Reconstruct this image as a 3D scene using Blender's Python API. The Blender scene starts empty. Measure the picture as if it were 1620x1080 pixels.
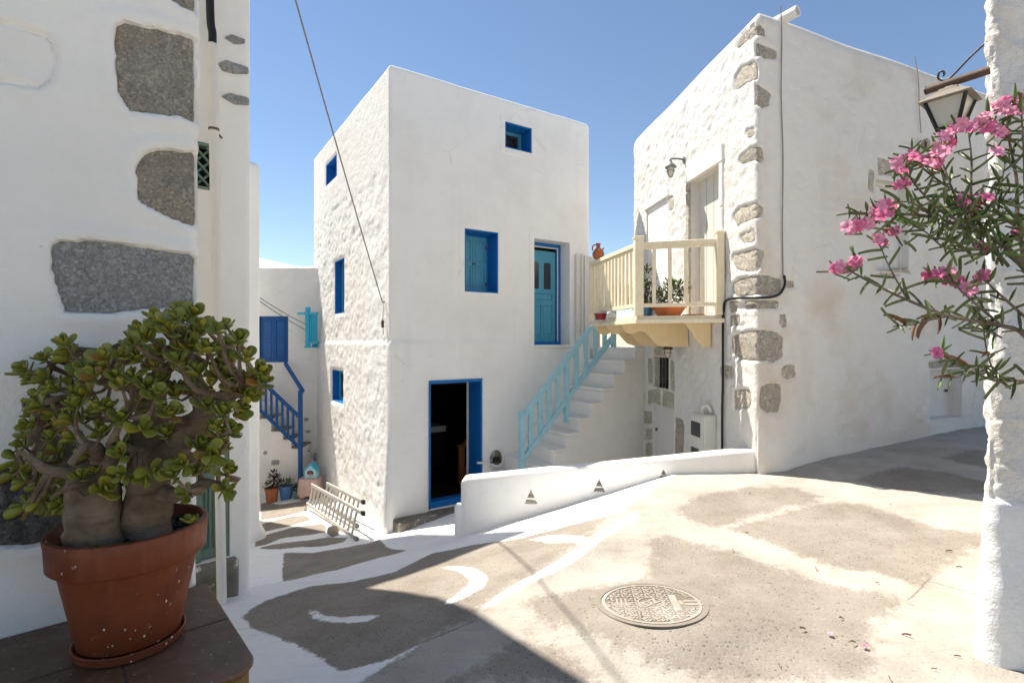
import bpy, bmesh, math, random
import numpy as np
from mathutils import Vector, Matrix, noise as mn, geometry as mg
random.seed(7); rng = np.random.default_rng(7)
C = bpy.context.scene.collection
SC = bpy.context.scene
# ------------------------------------------------------------------ camera, light
EYE = 1.6; FPX = 828.0; CX, CY = 810.0, 540.0
cam = bpy.data.cameras.new('camera'); cam.sensor_width = 36.0; cam.lens = 36.0*FPX/1620.0
cam.clip_start = 0.05; cam.clip_end = 3000
co = bpy.data.objects.new('camera', cam); C.objects.link(co)
co.location = (0, 0, EYE); co.rotation_euler = (math.radians(90), 0, 0)
SC.camera = co
SUN_EL, SUN_AZ = 60.0, -35.0          # AZ: plan direction in which the light travels (degrees from +x)
lx, ly = math.cos(math.radians(SUN_AZ)), math.sin(math.radians(SUN_AZ))
ce, se = math.cos(math.radians(SUN_EL)), math.sin(math.radians(SUN_EL))
LDIR = Vector((lx*ce, ly*ce, -se))
sun = bpy.data.lights.new('sun', 'SUN'); sun.energy = 3.35; sun.angle = math.radians(0.55); sun.color = (1.0, 0.93, 0.83)
so = bpy.data.objects.new('sun', sun); C.objects.link(so)
so.rotation_euler = LDIR.to_track_quat('-Z', 'Y').to_euler(); so.location = (-8, 4, 14)
W = bpy.data.worlds.new('World'); SC.world = W; W.use_nodes = True
nt = W.node_tree; nt.nodes.clear()
sky = nt.nodes.new('ShaderNodeTexSky'); sky.sky_type = 'NISHITA'; sky.sun_disc = False
sky.sun_elevation = math.radians(SUN_EL); sky.sun_rotation = math.atan2(-lx, -ly)
sky.altitude = 0; sky.air_density = 1.0; sky.dust_density = 0.0; sky.ozone_density = 1.3
bg = nt.nodes.new('ShaderNodeBackground'); bg.inputs['Strength'].default_value = 0.053
wo = nt.nodes.new('ShaderNodeOutputWorld')
nt.links.new(sky.outputs[0], bg.inputs[0]); nt.links.new(bg.outputs[0], wo.inputs[0])
SC.view_settings.view_transform = 'Standard'; SC.view_settings.look = 'None'
SC.view_settings.exposure = 1.53; SC.view_settings.gamma = 1.0; SC.view_settings.use_curve_mapping = False
SC.render.engine = 'CYCLES'; SC.cycles.max_bounces = 10; SC.cycles.diffuse_bounces = 8

# ------------------------------------------------------------------ helpers
def P(px, py, d): return Vector(((px-CX)/FPX*d, d, EYE-(py-CY)/FPX*d))
def sstep(a, b, x):
    t = np.clip((x-a)/(b-a), 0, 1); return t*t*(3-2*t)
def tag(o, label=None, cat=None, group=None, kind=None):
    if label: o['label'] = label
    if cat: o['category'] = cat
    if group: o['group'] = group
    if kind: o['kind'] = kind
    return o
def thing(name, label, cat, loc, group=None):
    o = bpy.data.objects.new(name, None); o.empty_display_size = 0.1; C.objects.link(o); o.location = loc
    return tag(o, label, cat, group)
def wloc(o):
    v = Vector((0, 0, 0))
    while o: v += o.location; o = o.parent
    return v
def link_mesh(name, me, mat, parent=None):
    o = bpy.data.objects.new(name, me); C.objects.link(o)
    if mat and not len(me.materials): me.materials.append(mat)
    if parent: o.parent = parent
    return o
def raw_mesh(name, verts, faces, mat, parent=None, smooth=True, origin=None):
    off = wloc(parent) if parent else (Vector(origin) if origin is not None else Vector((0, 0, 0)))
    me = bpy.data.meshes.new(name)
    v = np.asarray(verts, dtype=float) - np.array(off)
    me.from_pydata(v.tolist(), [], faces); me.update()
    if smooth: me.polygons.foreach_set('use_smooth', [True]*len(me.polygons))
    o = link_mesh(name, me, mat, parent)
    if not parent and origin is not None: o.location = off
    return o
class Frame:
    def __init__(s, o, u, n, up=(0, 0, 1)):
        s.o, s.u, s.n, s.z = Vector(o), Vector(u).normalized(), Vector(n).normalized(), Vector(up)
    def __call__(s, a, b, c): return s.o + s.u*a + s.n*b + s.z*c
    def px(s, px, py, b=0.0):
        r = Vector(((px-CX)/FPX, 1, -(py-CY)/FPX)); e = Vector((0, 0, EYE)); q = s.o + s.n*b
        k = (q-e).dot(s.n)/r.dot(s.n); p = e + r*k
        return (p-s.o).dot(s.u), (p-s.o).dot(s.z)
WF = Frame((0, 0, 0), (1, 0, 0), (0, 1, 0))
class MB:
    def __init__(s, f=None): s.v = []; s.f = []; s.fr = f or WF; s.bev = []
    def add(s, vs, fs):
        k = len(s.v); s.v += [Vector(v) for v in vs]; s.f += [tuple(i+k for i in f) for f in fs]; return s
    def box(s, a0, a1, b0, b1, c0, c1, f=None):
        f = f or s.fr
        vs = [f(a, b, c) for c in (c0, c1) for b in (b0, b1) for a in (a0, a1)]
        return s.add(vs, [(0, 2, 3, 1), (4, 5, 7, 6), (0, 1, 5, 4), (2, 6, 7, 3), (0, 4, 6, 2), (1, 3, 7, 5)])
    def prism(s, poly, b0, b1, f=None, axes='ac'):
        f = f or s.fr; n = len(poly)
        def pt(p, b):
            return f(p[0], b, p[1]) if axes == 'ac' else (f(p[0], p[1], b) if axes == 'ab' else f(b, p[0], p[1]))
        vs = [pt(p, b0) for p in poly] + [pt(p, b1) for p in poly]
        return s.add(vs, [tuple(range(n))[::-1], tuple(range(n, 2*n))] + [(i, (i+1) % n, n+(i+1) % n, n+i) for i in range(n)])
    def beam(s, p, q, w, h, up=(0, 0, 1)):
        p, q = Vector(p), Vector(q); d = (q-p).normalized(); up = Vector(up)
        x = d.cross(up)
        if x.length < 1e-4: x = d.cross(Vector((1, 0, 0)))
        x.normalize(); y = x.cross(d)
        vs = [e + x*sx*w/2 + y*sy*h/2 for e in (p, q) for sx, sy in ((-1, -1), (1, -1), (1, 1), (-1, 1))]
        return s.add(vs, [(0, 1, 2, 3), (4, 7, 6, 5), (0, 4, 5, 1), (1, 5, 6, 2), (2, 6, 7, 3), (3, 7, 4, 0)])
    def tube(s, pts, r, seg=8, cap=True):
        pts = [Vector(p) for p in pts]; n = len(pts); rs = r if hasattr(r, '__len__') else [r]*n
        x = None; k0 = len(s.v); vs = []
        for i, p in enumerate(pts):
            d = (pts[min(i+1, n-1)]-pts[max(i-1, 0)]).normalized()
            if x is None:
                x = d.cross(Vector((0, 0, 1)) if abs(d.z) < .9 else Vector((1, 0, 0)))
            else: x = x - d*x.dot(d)
            x.normalize(); y = d.cross(x)
            vs += [p + (x*math.cos(t)+y*math.sin(t))*rs[i] for t in [2*math.pi*j/seg for j in range(seg)]]
        fs = [(i*seg+j, i*seg+(j+1) % seg, (i+1)*seg+(j+1) % seg, (i+1)*seg+j) for i in range(n-1) for j in range(seg)]
        if cap: fs += [tuple(range(seg))[::-1], tuple((n-1)*seg+j for j in range(seg))]
        return s.add(vs, fs)
    def lathe(s, prof, c, seg=24, closed=True):
        c = Vector(c); vs = []
        for r, z in prof:
            vs += [c + Vector((r*math.cos(2*math.pi*j/seg), r*math.sin(2*math.pi*j/seg), z)) for j in range(seg)]
        n = len(prof)
        fs = [(i*seg+j, i*seg+(j+1) % seg, (i+1)*seg+(j+1) % seg, (i+1)*seg+j) for i in range(n-1) for j in range(seg)]
        if closed: fs += [tuple(range(seg))[::-1], tuple((n-1)*seg+j for j in range(seg))]
        return s.add(vs, fs)
    def build(s, name, mat, parent=None, bevel=0, smooth=False, origin=None, jit=0, seg=1):
        bm = bmesh.new(); vs = [bm.verts.new(v) for v in s.v]
        for f in s.f:
            try: bm.faces.new([vs[i] for i in f])
            except ValueError: pass
        bmesh.ops.recalc_face_normals(bm, faces=bm.faces)
        if bevel:
            ed = [e for e in bm.edges if len(e.link_faces) == 2 and e.calc_face_angle(0) > .5]
            bmesh.ops.bevel(bm, geom=ed, offset=bevel, segments=seg, profile=.5, affect='EDGES', clamp_overlap=True)
        off = wloc(parent) if parent else (Vector(origin) if origin is not None else Vector((0, 0, 0)))
        for v in bm.verts:
            if jit: v.co += mn.noise_vector(v.co*3)*jit
            v.co -= off
        me = bpy.data.meshes.new(name); bm.to_mesh(me); bm.free()
        if smooth:
            me.polygons.foreach_set('use_smooth', [True]*len(me.polygons))
            try: me.set_sharp_from_angle(angle=math.radians(50))
            except Exception: pass
        o = link_mesh(name, me, mat, parent)
        if not parent and origin is not None: o.location = off
        return o
def smooth_path(pts, sub=5):
    pts = [Vector(p) for p in pts]; out = []
    for i in range(len(pts)-1):
        p0, p1, p2, p3 = pts[max(i-1, 0)], pts[i], pts[i+1], pts[min(i+2, len(pts)-1)]
        for k in range(sub):
            t = k/sub
            out.append(.5*((2*p1)+(p2-p0)*t+(2*p0-5*p1+4*p2-p3)*t*t+(3*p1-p0-3*p2+p3)*t**3))
    out.append(pts[-1]); return out

# ------------------------------------------------------------------ materials
class N:
    def __init__(s, name):
        s.m = bpy.data.materials.new(name); s.m.use_nodes = True; s.t = s.m.node_tree; s.t.nodes.clear()
        s.out = s.n('ShaderNodeOutputMaterial'); s.b = s.n('ShaderNodeBsdfPrincipled'); s.l(s.b.outputs[0], s.out.inputs[0])
        s.co = s.n('ShaderNodeTexCoord').outputs['Object']
    def n(s, t, **k):
        x = s.t.nodes.new(t)
        for a, b in k.items(): setattr(x, a, b)
        return x
    def l(s, a, b): s.t.links.new(a, b)
    def val(s, inp, v):
        if hasattr(v, 'is_linked') or hasattr(v, 'links'): s.l(v, inp)
        else: inp.default_value = v
    def noise(s, scale, detail=4, rough=.55, dist=0, sc=None, co=None):
        x = s.n('ShaderNodeTexNoise'); x.inputs['Scale'].default_value = scale; x.inputs['Detail'].default_value = detail
        x.inputs['Roughness'].default_value = rough; x.inputs['Distortion'].default_value = dist
        c = co or s.co
        if sc:
            mp = s.n('ShaderNodeMapping'); mp.inputs['Scale'].default_value = sc; s.l(c, mp.inputs[0]); c = mp.outputs[0]
        s.l(c, x.inputs['Vector']); return x.outputs[0]
    def vor(s, scale, feat='F1', sc=None, rnd=1):
        x = s.n('ShaderNodeTexVoronoi'); x.feature = feat; x.inputs['Scale'].default_value = scale
        x.inputs['Randomness'].default_value = rnd
        c = s.co
        if sc:
            mp = s.n('ShaderNodeMapping'); mp.inputs['Scale'].default_value = sc; s.l(c, mp.inputs[0]); c = mp.outputs[0]
        s.l(c, x.inputs['Vector']); return x
    def ramp(s, fac, pts):
        x = s.n('ShaderNodeValToRGB'); s.l(fac, x.inputs[0]); e = x.color_ramp.elements
        while len(e) < len(pts): e.new(.5)
        for i, (p, c) in enumerate(pts):
            e[i].position = p; e[i].color = (c, c, c, 1) if not hasattr(c, '__len__') else (*c, 1)
        return x.outputs[0]
    def mr(s, v, a, b, c=0., d=1.):
        x = s.n('ShaderNodeMapRange'); s.l(v, x.inputs[0])
        for i, k in enumerate((a, b, c, d)): x.inputs[i+1].default_value = k
        return x.outputs[0]
    def math(s, op, a, b=0.):
        x = s.n('ShaderNodeMath', operation=op); s.val(x.inputs[0], a); s.val(x.inputs[1], b); return x.outputs[0]
    def mix(s, f, a, b, mode='MIX'):
        x = s.n('ShaderNodeMix', data_type='RGBA', blend_type=mode); s.val(x.inputs[0], f)
        for i, v in ((6, a), (7, b)):
            if isinstance(v, tuple): x.inputs[i].default_value = (*v, 1)
            else: s.l(v, x.inputs[i])
        return x.outputs[2]
    def attr(s, name):
        x = s.n('ShaderNodeAttribute'); x.attribute_name = name; return x.outputs['Fac']
    def bump(s, h, dist, strength=1., prev=None):
        x = s.n('ShaderNodeBump'); x.inputs['Distance'].default_value = dist; x.inputs['Strength'].default_value = strength
        s.l(h, x.inputs['Height'])
        if prev: s.l(prev, x.inputs['Normal'])
        return x.outputs[0]
    def done(s, col, rough=.8, nrm=None, spec=.3):
        if isinstance(col, tuple): s.b.inputs['Base Color'].default_value = (*col, 1)
        else: s.l(col, s.b.inputs['Base Color'])
        s.val(s.b.inputs['Roughness'], rough)
        s.b.inputs['Specular IOR Level'].default_value = spec
        if nrm: s.l(nrm, s.b.inputs['Normal'])
        return s.m
def whitewash(name, base=(.87, .85, .81), dirt=(.60, .55, .48), dirt_amt=.35, b1=.006, b2=.002, fine=60, streak=.25):
    k = N(name)
    big = k.noise(1.1, 5, .6); mid = k.noise(7, 5, .6)
    col = k.mix(k.math('MULTIPLY', k.mr(big, .48, .72), dirt_amt), base, dirt)
    st = k.noise(1, 4, .6, sc=(7, 7, .5))
    col = k.mix(k.math('MULTIPLY', k.mr(st, .55, .75), streak), col, tuple(c*.86 for c in base))
    sp = k.vor(14); spn = k.noise(3, 3)
    spots = k.math('MULTIPLY', k.mr(sp.outputs['Distance'], .10, .04), k.mr(spn, .56, .64))
    col = k.mix(k.math('MULTIPLY', spots, .35), col, tuple(c*.7 for c in dirt))
    ce_ = k.vor(.85, 'DISTANCE_TO_EDGE'); wob_ = k.noise(4, 5, .7)
    cr_ = k.math('MULTIPLY', k.mr(k.math('ADD', ce_.outputs['Distance'], k.math('MULTIPLY', k.math('SUBTRACT', wob_, .5), .10)), .006, .0015), k.mr(k.noise(.9, 2), .54, .6))
    col = k.mix(k.math('MULTIPLY', cr_, .15), col, tuple(c*.6 for c in dirt))
    patch = k.noise(2.6, 3, .5, 1.5); col = k.mix(k.mr(patch, .53, .56, 0, .16), col, tuple(c*.9 for c in base))
    n1 = k.bump(mid, b1*6, .5); n2 = k.bump(k.noise(fine, 4, .65), b2*4, .6, n1)
    return k.done(col, .92, n2, .15)
def stone_mat(name, a, b, c, scale=18, speck=.25, lime=.3):
    k = N(name)
    oi = k.n('ShaderNodeObjectInfo').outputs['Random']
    n1 = k.noise(scale*.35, 6, .65); n2 = k.noise(scale*4, 4, .7)
    col = k.mix(k.mr(n1, .35, .65), a, b)
    col = k.mix(k.mr(oi, .3, 1, 0, .6), col, c)
    col = k.mix(k.math('MULTIPLY', k.mr(n2, .5, .7), speck), col, tuple(x*.35 for x in a))
    v = k.vor(scale*3.2)
    col = k.mix(k.math('MULTIPLY', k.mr(v.outputs['Distance'], .22, .08), speck), col, (.05, .048, .045))
    li = k.noise(scale*.8, 6, .7)
    col = k.mix(k.math('MULTIPLY', k.mr(li, .56, .64), lime), col, (.74, .71, .66))
    tan = k.noise(5.5, 4, .6, 1.0); col = k.mix(k.mr(tan, .5, .66, 0, .65), col, c)
    drk = k.noise(3.6, 3, .6, .5); col = k.mix(k.mr(drk, .52, .68, 0, .4), col, a)
    vp = k.vor(34); hole = k.math('MULTIPLY', k.mr(vp.outputs['Distance'], .17, .08), k.mr(vp.outputs['Color'], .55, .6))
    col = k.mix(k.math('MULTIPLY', hole, .7), col, tuple(x*.3 for x in a))
    gv = k.vor(110); col = k.mix(k.math('MULTIPLY', k.mr(gv.outputs['Color'], .6, .9), .35), col, tuple(min(1, x*1.5) for x in b))
    col = k.mix(k.math('MULTIPLY', k.mr(gv.outputs['Color'], .35, .1), .35), col, tuple(x*.5 for x in a))
    pit = k.mr(k.noise(scale*1.6, 5, .7), .40, .5)
    col = k.mix(k.math('MULTIPLY', k.math('SUBTRACT', 1., pit), .16), col, tuple(x*.5 for x in a))
    nr = k.bump(n1, .06, .8); nr = k.bump(pit, .010, .8, nr); nr = k.bump(n2, .012, .9, nr)
    return k.done(col, .9, nr, .2)
def paint(name, col, rough=.45, wear=.25, worn=None, bump=.002):
    k = N(name); n1 = k.noise(9, 5, .65); n2 = k.noise(70, 3, .6); g = k.noise(1, 4, .6, sc=(40, 40, 4))
    c = k.mix(k.mr(n1, .35, .7, 0, wear), col, tuple(x*.68 for x in col))
    c = k.mix(k.math('MULTIPLY', k.mr(g, .55, .75), wear), c, worn or tuple(min(1, x*1.25+.03) for x in col))
    nr = k.bump(g, bump*2, .5); nr = k.bump(n2, bump, .5, nr)
    return k.done(c, rough, nr, .35)
M = {}
M['white'] = whitewash('whitewash_smooth', dirt_amt=.26, b1=.0032, b2=.0012, streak=.34)
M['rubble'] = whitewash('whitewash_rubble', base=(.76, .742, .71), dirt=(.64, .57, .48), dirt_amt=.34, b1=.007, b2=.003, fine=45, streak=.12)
M['rubble2'] = whitewash('whitewash_rubble_old', base=(.69, .675, .645), dirt=(.58, .52, .44), dirt_amt=.34, b1=.007, b2=.003, fine=45, streak=.12)
M['near'] = whitewash('whitewash_thick', base=(.86, .83, .775), dirt=(.62, .57, .50), dirt_amt=.32, b1=.003, b2=.001, fine=90, streak=.15)
M['rough'] = whitewash('whitewash_rough', base=(.78, .765, .74), dirt=(.50, .44, .37), dirt_amt=.6, b1=.012, b2=.005, fine=55, streak=.2)
M['plinth'] = whitewash('whitewash_fresh', base=(.80, .80, .79), dirt=(.22, .20, .18), dirt_amt=.5, b1=.006, b2=.002, fine=60)
M['stair'] = whitewash('whitewash_stair', base=(.84, .81, .76), dirt=(.64, .57, .48), dirt_amt=.4, b1=.005, b2=.002, streak=.3)
M['stone'] = stone_mat('stone_grey_brown', (.41, .37, .315), (.62, .565, .48), (.55, .48, .39), scale=30, speck=.45, lime=.8)
M['stone_grey'] = stone_mat('stone_blue_grey', (.42, .42, .42), (.58, .575, .56), (.43, .41, .38), scale=40, speck=.3, lime=.08)
M['stone_brown'] = stone_mat('stone_weathered', (.40, .36, .305), (.62, .545, .45), (.56, .43, .28), scale=48, speck=.45, lime=.14)
M['stone_dark'] = stone_mat('stone_dark', (.09, .09, .09), (.17, .16, .15), (.14, .12, .1), scale=16, speck=.5, lime=.12)
M['stone_cream'] = stone_mat('stone_cream', (.55, .48, .38), (.68, .62, .53), (.6, .55, .45), scale=22, speck=.4, lime=.6)
M['blue'] = paint('paint_blue', (.006, .155, .48), .4)
M['royal'] = paint('paint_royal_blue', (.005, .085, .29), .4)
M['teal'] = paint('paint_sky_blue', (.075, .32, .46), .5, .45)
M['railblue'] = paint('paint_pale_turquoise', (.36, .63, .72), .5, .42)
M['lightblue'] = paint('paint_bright_turquoise', (.04, .42, .62), .45, .15)
M['cream'] = paint('paint_cream', (.80, .70, .51), .5, .38)
M['creamwall'] = paint('paint_cream_deep', (.76, .61, .37), .5, .18)
M['greenp'] = paint('paint_sage_green', (.17, .26, .20), .5, .3)
M['whitep'] = paint('paint_white', (.74, .72, .68), .5, .15)
M['offdoor'] = paint('paint_grey_white', (.66, .64, .60), .6, .2)
M['wood'] = paint('wood_orange', (.52, .20, .05), .4, .4)
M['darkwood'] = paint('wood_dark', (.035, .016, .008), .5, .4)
M['blackm'] = paint('metal_black', (.012, .012, .013), .5, .2, (.05, .035, .025))
M['rust'] = paint('metal_rusty', (.10, .065, .045), .7, .6, (.2, .12, .07))
M['bronze'] = paint('metal_weathered', (.22, .19, .15), .6, .6, (.36, .31, .25))
M['greymetal'] = paint('metal_grey', (.16, .17, .17), .5, .4)
M['alu'] = paint('aluminium_dirty', (.45, .42, .37), .55, .5, (.68, .65, .6))
M['pvc'] = paint('pvc_white', (.74, .70, .63), .45, .2)
M['cable'] = paint('cable_grey', (.25, .22, .19), .7, .2)
M['rope'] = paint('rope_tan', (.38, .31, .23), .8, .3)
M['meter'] = paint('meter_plastic', (.68, .67, .61), .4, .15)
M['bluepot'] = paint('glaze_blue', (.08, .20, .42), .35, .3)
M['greenpot'] = paint('glaze_green', (.15, .26, .22), .4, .3)
M['redpot'] = paint('glaze_red', (.25, .02, .02), .35, .2)
M['pinkcloth'] = paint('cloth_pink', (.60, .42, .38), .9, .5, (.8, .7, .65), .01)
M['petal'] = paint('petal_pink', (.80, .17, .34), .6, .35, (.9, .5, .62))
M['petal2'] = paint('petal_light_pink', (.86, .33, .48), .6, .3, (.9, .5, .62))
M['bud'] = paint('bud_crimson', (.42, .02, .08), .6, .3)
M['dryleaf'] = paint('leaf_dry', (.22, .11, .045), .8, .4)
M['soil'] = paint('soil_dark', (.03, .024, .018), .95, .5, (.09, .07, .05), .02)
def glass(name, col, rough=.12):
    k = N(name); return k.done(col, rough, k.bump(k.noise(12, 2), .002, .3), .6)
M['pane'] = glass('glass_dark', (.02, .025, .03)); M['frost'] = glass('glass_frosted', (.50, .48, .43), .3)
M['lampglass'] = glass('glass_lamp', (.55, .53, .46), .25)
def leaf_mat(name, a, b, rough=.35, edge=None):
    k = N(name); oi = k.n('ShaderNodeObjectInfo').outputs['Random']
    c = k.mix(k.math('FRACT', k.math('ADD', k.noise(30, 3), k.math('MULTIPLY', oi, 1.7))), a, b)
    if edge:
        c = k.mix(k.mr(k.noise(22, 2), .55, .7, 0, .7), c, edge)
    return k.done(c, rough, k.bump(k.noise(60, 2), .002, .3), .45)
M['jade'] = leaf_mat('jade_green', (.125, .15, .012), (.24, .24, .03), .42)
M['jadey'] = leaf_mat('jade_yellow', (.36, .31, .03), (.22, .22, .025), .3, (.26, .14, .03))
M['jadeo'] = leaf_mat('jade_orange', (.36, .15, .03), (.28, .17, .03), .35, (.36, .09, .03))
M['olea'] = leaf_mat('oleander_green', (.075, .11, .032), (.16, .20, .08), .4)
M['oleb'] = leaf_mat('oleander_fresh', (.09, .18, .03), (.14, .24, .05), .4)
M['shrub'] = leaf_mat('shrub_green', (.05, .075, .018), (.10, .125, .03), .45)
M['purple'] = leaf_mat('aeonium_purple', (.025, .012, .014), (.05, .02, .022), .4)
def bark(name, a, b):
    k = N(name); n = k.noise(1, 6, .65, sc=(22, 22, 60)); n2 = k.noise(12, 4)
    rings = k.noise(1, 4, .6, sc=(4, 4, 55))
    c = k.mix(k.mr(n2, .35, .65), a, b); c = k.mix(k.mr(rings, .54, .68, 0, .35), c, tuple(x*.4 for x in a))
    return k.done(c, .9, k.bump(n, .014, .9, k.bump(rings, .007, .6)), .2)
M['bark'] = bark('jade_bark', (.135, .09, .055), (.27, .20, .135)); M['stem'] = bark('oleander_bark', (.13, .10, .075), (.24, .20, .16))
def terracotta():
    k = N('terracotta'); n1 = k.noise(5, 6, .6); n2 = k.noise(50, 3)
    c = k.mix(k.mr(n1, .38, .66), (.21, .052, .017), (.125, .03, .011))
    st = k.noise(1, 4, .6, sc=(14, 14, 1.5)); c = k.mix(k.mr(st, .56, .72, 0, .4), c, (.27, .095, .042))
    v = k.vor(52, sc=(1, 1, .7)); msk = k.noise(5, 3)
    sp = k.math('MULTIPLY', k.mr(v.outputs['Distance'], .19, .12), k.mr(v.outputs['Color'], .52, .56))
    sp = k.math('MULTIPLY', sp, k.mr(msk, .5, .58))
    c = k.mix(sp, c, (.72, .66, .58))
    ch = k.noise(28, 5, .7); c = k.mix(k.math('MULTIPLY', k.mr(ch, .66, .7), k.mr(n1, .5, .6)), c, (.6, .5, .42))
    return k.done(c, k.mr(n1, .3, .7, .42, .7), k.bump(n2, .003, .5), .35)
M['terra'] = terracotta()
M['terra2'] = paint('terracotta_plain', (.36, .12, .05), .75, .4, (.45, .2, .1))
def tile():
    k = N('tile_brown'); n1 = k.noise(4, 6, .6); n2 = k.noise(26, 5, .7)
    c = k.mix(k.mr(n1, .35, .68), (.10, .048, .024), (.185, .10, .055))
    c = k.mix(k.mr(n2, .58, .72, 0, .5), c, (.30, .22, .15))
    v = k.vor(30); c = k.mix(k.math('MULTIPLY', k.mr(v.outputs['Distance'], .12, .07), .6), c, (.5, .42, .34))
    return k.done(c, k.mr(n2, .3, .7, .3, .6), k.bump(n2, .003, .5), .4)
M['tile'] = tile()
M['tileside'] = paint('tile_ochre', (.24, .13, .035), .5, .6, (.10, .05, .02))
M['grout'] = paint('grout', (.12, .10, .08), .9, .3)
def iron():
    k = N('manhole_iron'); n1 = k.noise(6, 5, .6); n2 = k.noise(80, 3)
    c = k.mix(k.mr(n1, .35, .7), (.38, .33, .275), (.29, .25, .205))
    lw = k.noise(3.2, 5, .6); c = k.mix(k.mr(lw, .56, .64, 0, .8), c, (.52, .48, .42))
    return k.done(c, .75, k.bump(n2, .002, .6), .3)
M['iron'] = iron(); M['ironrim'] = paint('manhole_rim', (.24, .21, .17), .9, .4); M['irondark'] = paint('manhole_groove', (.17, .145, .115), .9, .4)
def concrete(name='concrete'):
    k = N(name); return k
def doorstep():
    k = N('concrete_step'); n1 = k.noise(5, 6, .65); n2 = k.noise(45, 4, .7)
    c = k.mix(k.mr(n1, .35, .65), (.15, .128, .10), (.28, .245, .20)); c = k.mix(k.mr(n2, .6, .7, 0, .6), c, (.1, .085, .07))
    lw = k.noise(9, 5, .65); c = k.mix(k.mr(lw, .6, .66, 0, .8), c, (.78, .76, .73))
    return k.done(c, .9, k.bump(n2, .01, .7), .2)
M['step'] = doorstep()
def ground_mat():
    k = N('ground_lime_and_concrete')
    wht, gry = k.attr('white'), k.attr('grey')
    n05 = k.noise(2.2, 6, .62); n2 = k.noise(14, 6, .68); n3 = k.noise(70, 4, .7); n4 = k.noise(.7, 4, .6)
    # exposed concrete with pebbles
    con = k.mix(k.mr(n05, .35, .68), (.295, .262, .222), (.21, .18, .147))
    con = k.mix(k.mr(n2, .5, .75, 0, .5), con, (.31, .28, .235))
    v = k.vor(42); vd = v.outputs['Distance']
    peb = k.math('MULTIPLY', k.mr(vd, .27, .17), k.mr(v.outputs['Color'], .56, .62))
    con = k.mix(k.math('MULTIPLY', peb, .7), con, (.045, .04, .036))
    v2 = k.vor(85); peb2 = k.math('MULTIPLY', k.mr(v2.outputs['Distance'], .3, .2), k.mr(v2.outputs['Color'], .55, .6))
    con = k.mix(k.math('MULTIPLY', peb2, .55), con, (.09, .08, .068))
    v3 = k.vor(60); lp = k.math('MULTIPLY', k.mr(v3.outputs['Distance'], .3, .2), k.mr(v3.outputs['Color'], .66, .7))
    con = k.mix(k.math('MULTIPLY', lp, .5), con, (.42, .38, .31))
    # worn lime wash
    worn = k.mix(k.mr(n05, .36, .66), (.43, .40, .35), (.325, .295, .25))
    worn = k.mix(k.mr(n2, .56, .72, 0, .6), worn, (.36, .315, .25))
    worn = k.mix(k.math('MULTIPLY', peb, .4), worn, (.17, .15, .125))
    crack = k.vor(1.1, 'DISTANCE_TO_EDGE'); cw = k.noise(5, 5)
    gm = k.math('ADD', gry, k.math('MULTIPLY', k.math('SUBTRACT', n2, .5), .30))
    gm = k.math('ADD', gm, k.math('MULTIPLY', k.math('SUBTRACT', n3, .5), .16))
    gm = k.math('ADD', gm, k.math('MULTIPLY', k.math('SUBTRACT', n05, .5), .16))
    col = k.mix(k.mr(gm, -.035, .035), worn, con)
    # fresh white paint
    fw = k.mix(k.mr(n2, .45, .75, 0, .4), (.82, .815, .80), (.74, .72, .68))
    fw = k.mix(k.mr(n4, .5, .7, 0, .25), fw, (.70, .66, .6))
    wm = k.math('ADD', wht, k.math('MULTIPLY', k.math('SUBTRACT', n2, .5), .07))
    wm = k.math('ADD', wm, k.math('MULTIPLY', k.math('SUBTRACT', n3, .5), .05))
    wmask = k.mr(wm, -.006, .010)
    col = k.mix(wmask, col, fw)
    for q in range(3):
        jt = k.math('ABSOLUTE', k.math('ADD', k.attr('joint%d' % q), k.math('MULTIPLY', k.math('SUBTRACT', n2, .5), .05)))
        col = k.mix(k.math('MULTIPLY', k.mr(jt, .008, .003), .65), col, (.12, .10, .08))
    # trowel marks and fine grit
    tr = k.noise(1, 4, .6, sc=(2.2, 16, 1)); col = k.mix(k.mr(tr, .56, .72, 0, .22), col, (.16, .135, .11))
    h = k.mix(wmask, k.mix(.5, n3, k.mr(vd, 0, .5)), n2)
    nr = k.bump(n2, .02, .35); nr = k.bump(h, .006, .7, nr); nr = k.bump(wmask, .004, .6, nr)
    return k.done(col, .92, nr, .15)
M['ground'] = ground_mat()

# ------------------------------------------------------------------ terrain
PAR_A, PAR_B = (-.60, 5.60), (2.62, 5.52)      # parapet line in plan
def zg(x, y):
    x = np.asarray(x, float); y = np.asarray(y, float)
    n = -.78*(x+.26)+.62*(y-3.07); f = .62*(x+.26)+.78*(y-3.07)
    t = -1.6+.06*np.clip(f, 0, 7)
    nn = np.clip(n, 0, 50)
    k = np.clip(.16+.09*(f+.26), .13, .34)
    r = -k*np.clip(nn, 0, 2)-(1.2-2*k)/1.7*np.clip(nn-2, 0, 1.7)-.10*np.clip(nn-3.7, 0, 7)
    z = t+r
    ex, ey = x-.85, y-3.25
    z = z-.165*ey*np.exp(-((ex*ex+ey*ey)/.42)**3)
    yp = PAR_A[1]+(x-PAR_A[0])*(PAR_B[1]-PAR_A[1])/(PAR_B[0]-PAR_A[0])
    m = sstep(.02, .2, y-yp)*sstep(-.5, -.2, x)*(1-sstep(2.62, 2.7, x))*(1-sstep(10, 10.5, y))
    z = z*(1-m)+np.minimum(z, -2.45)*m
    return z+EYE
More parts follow.
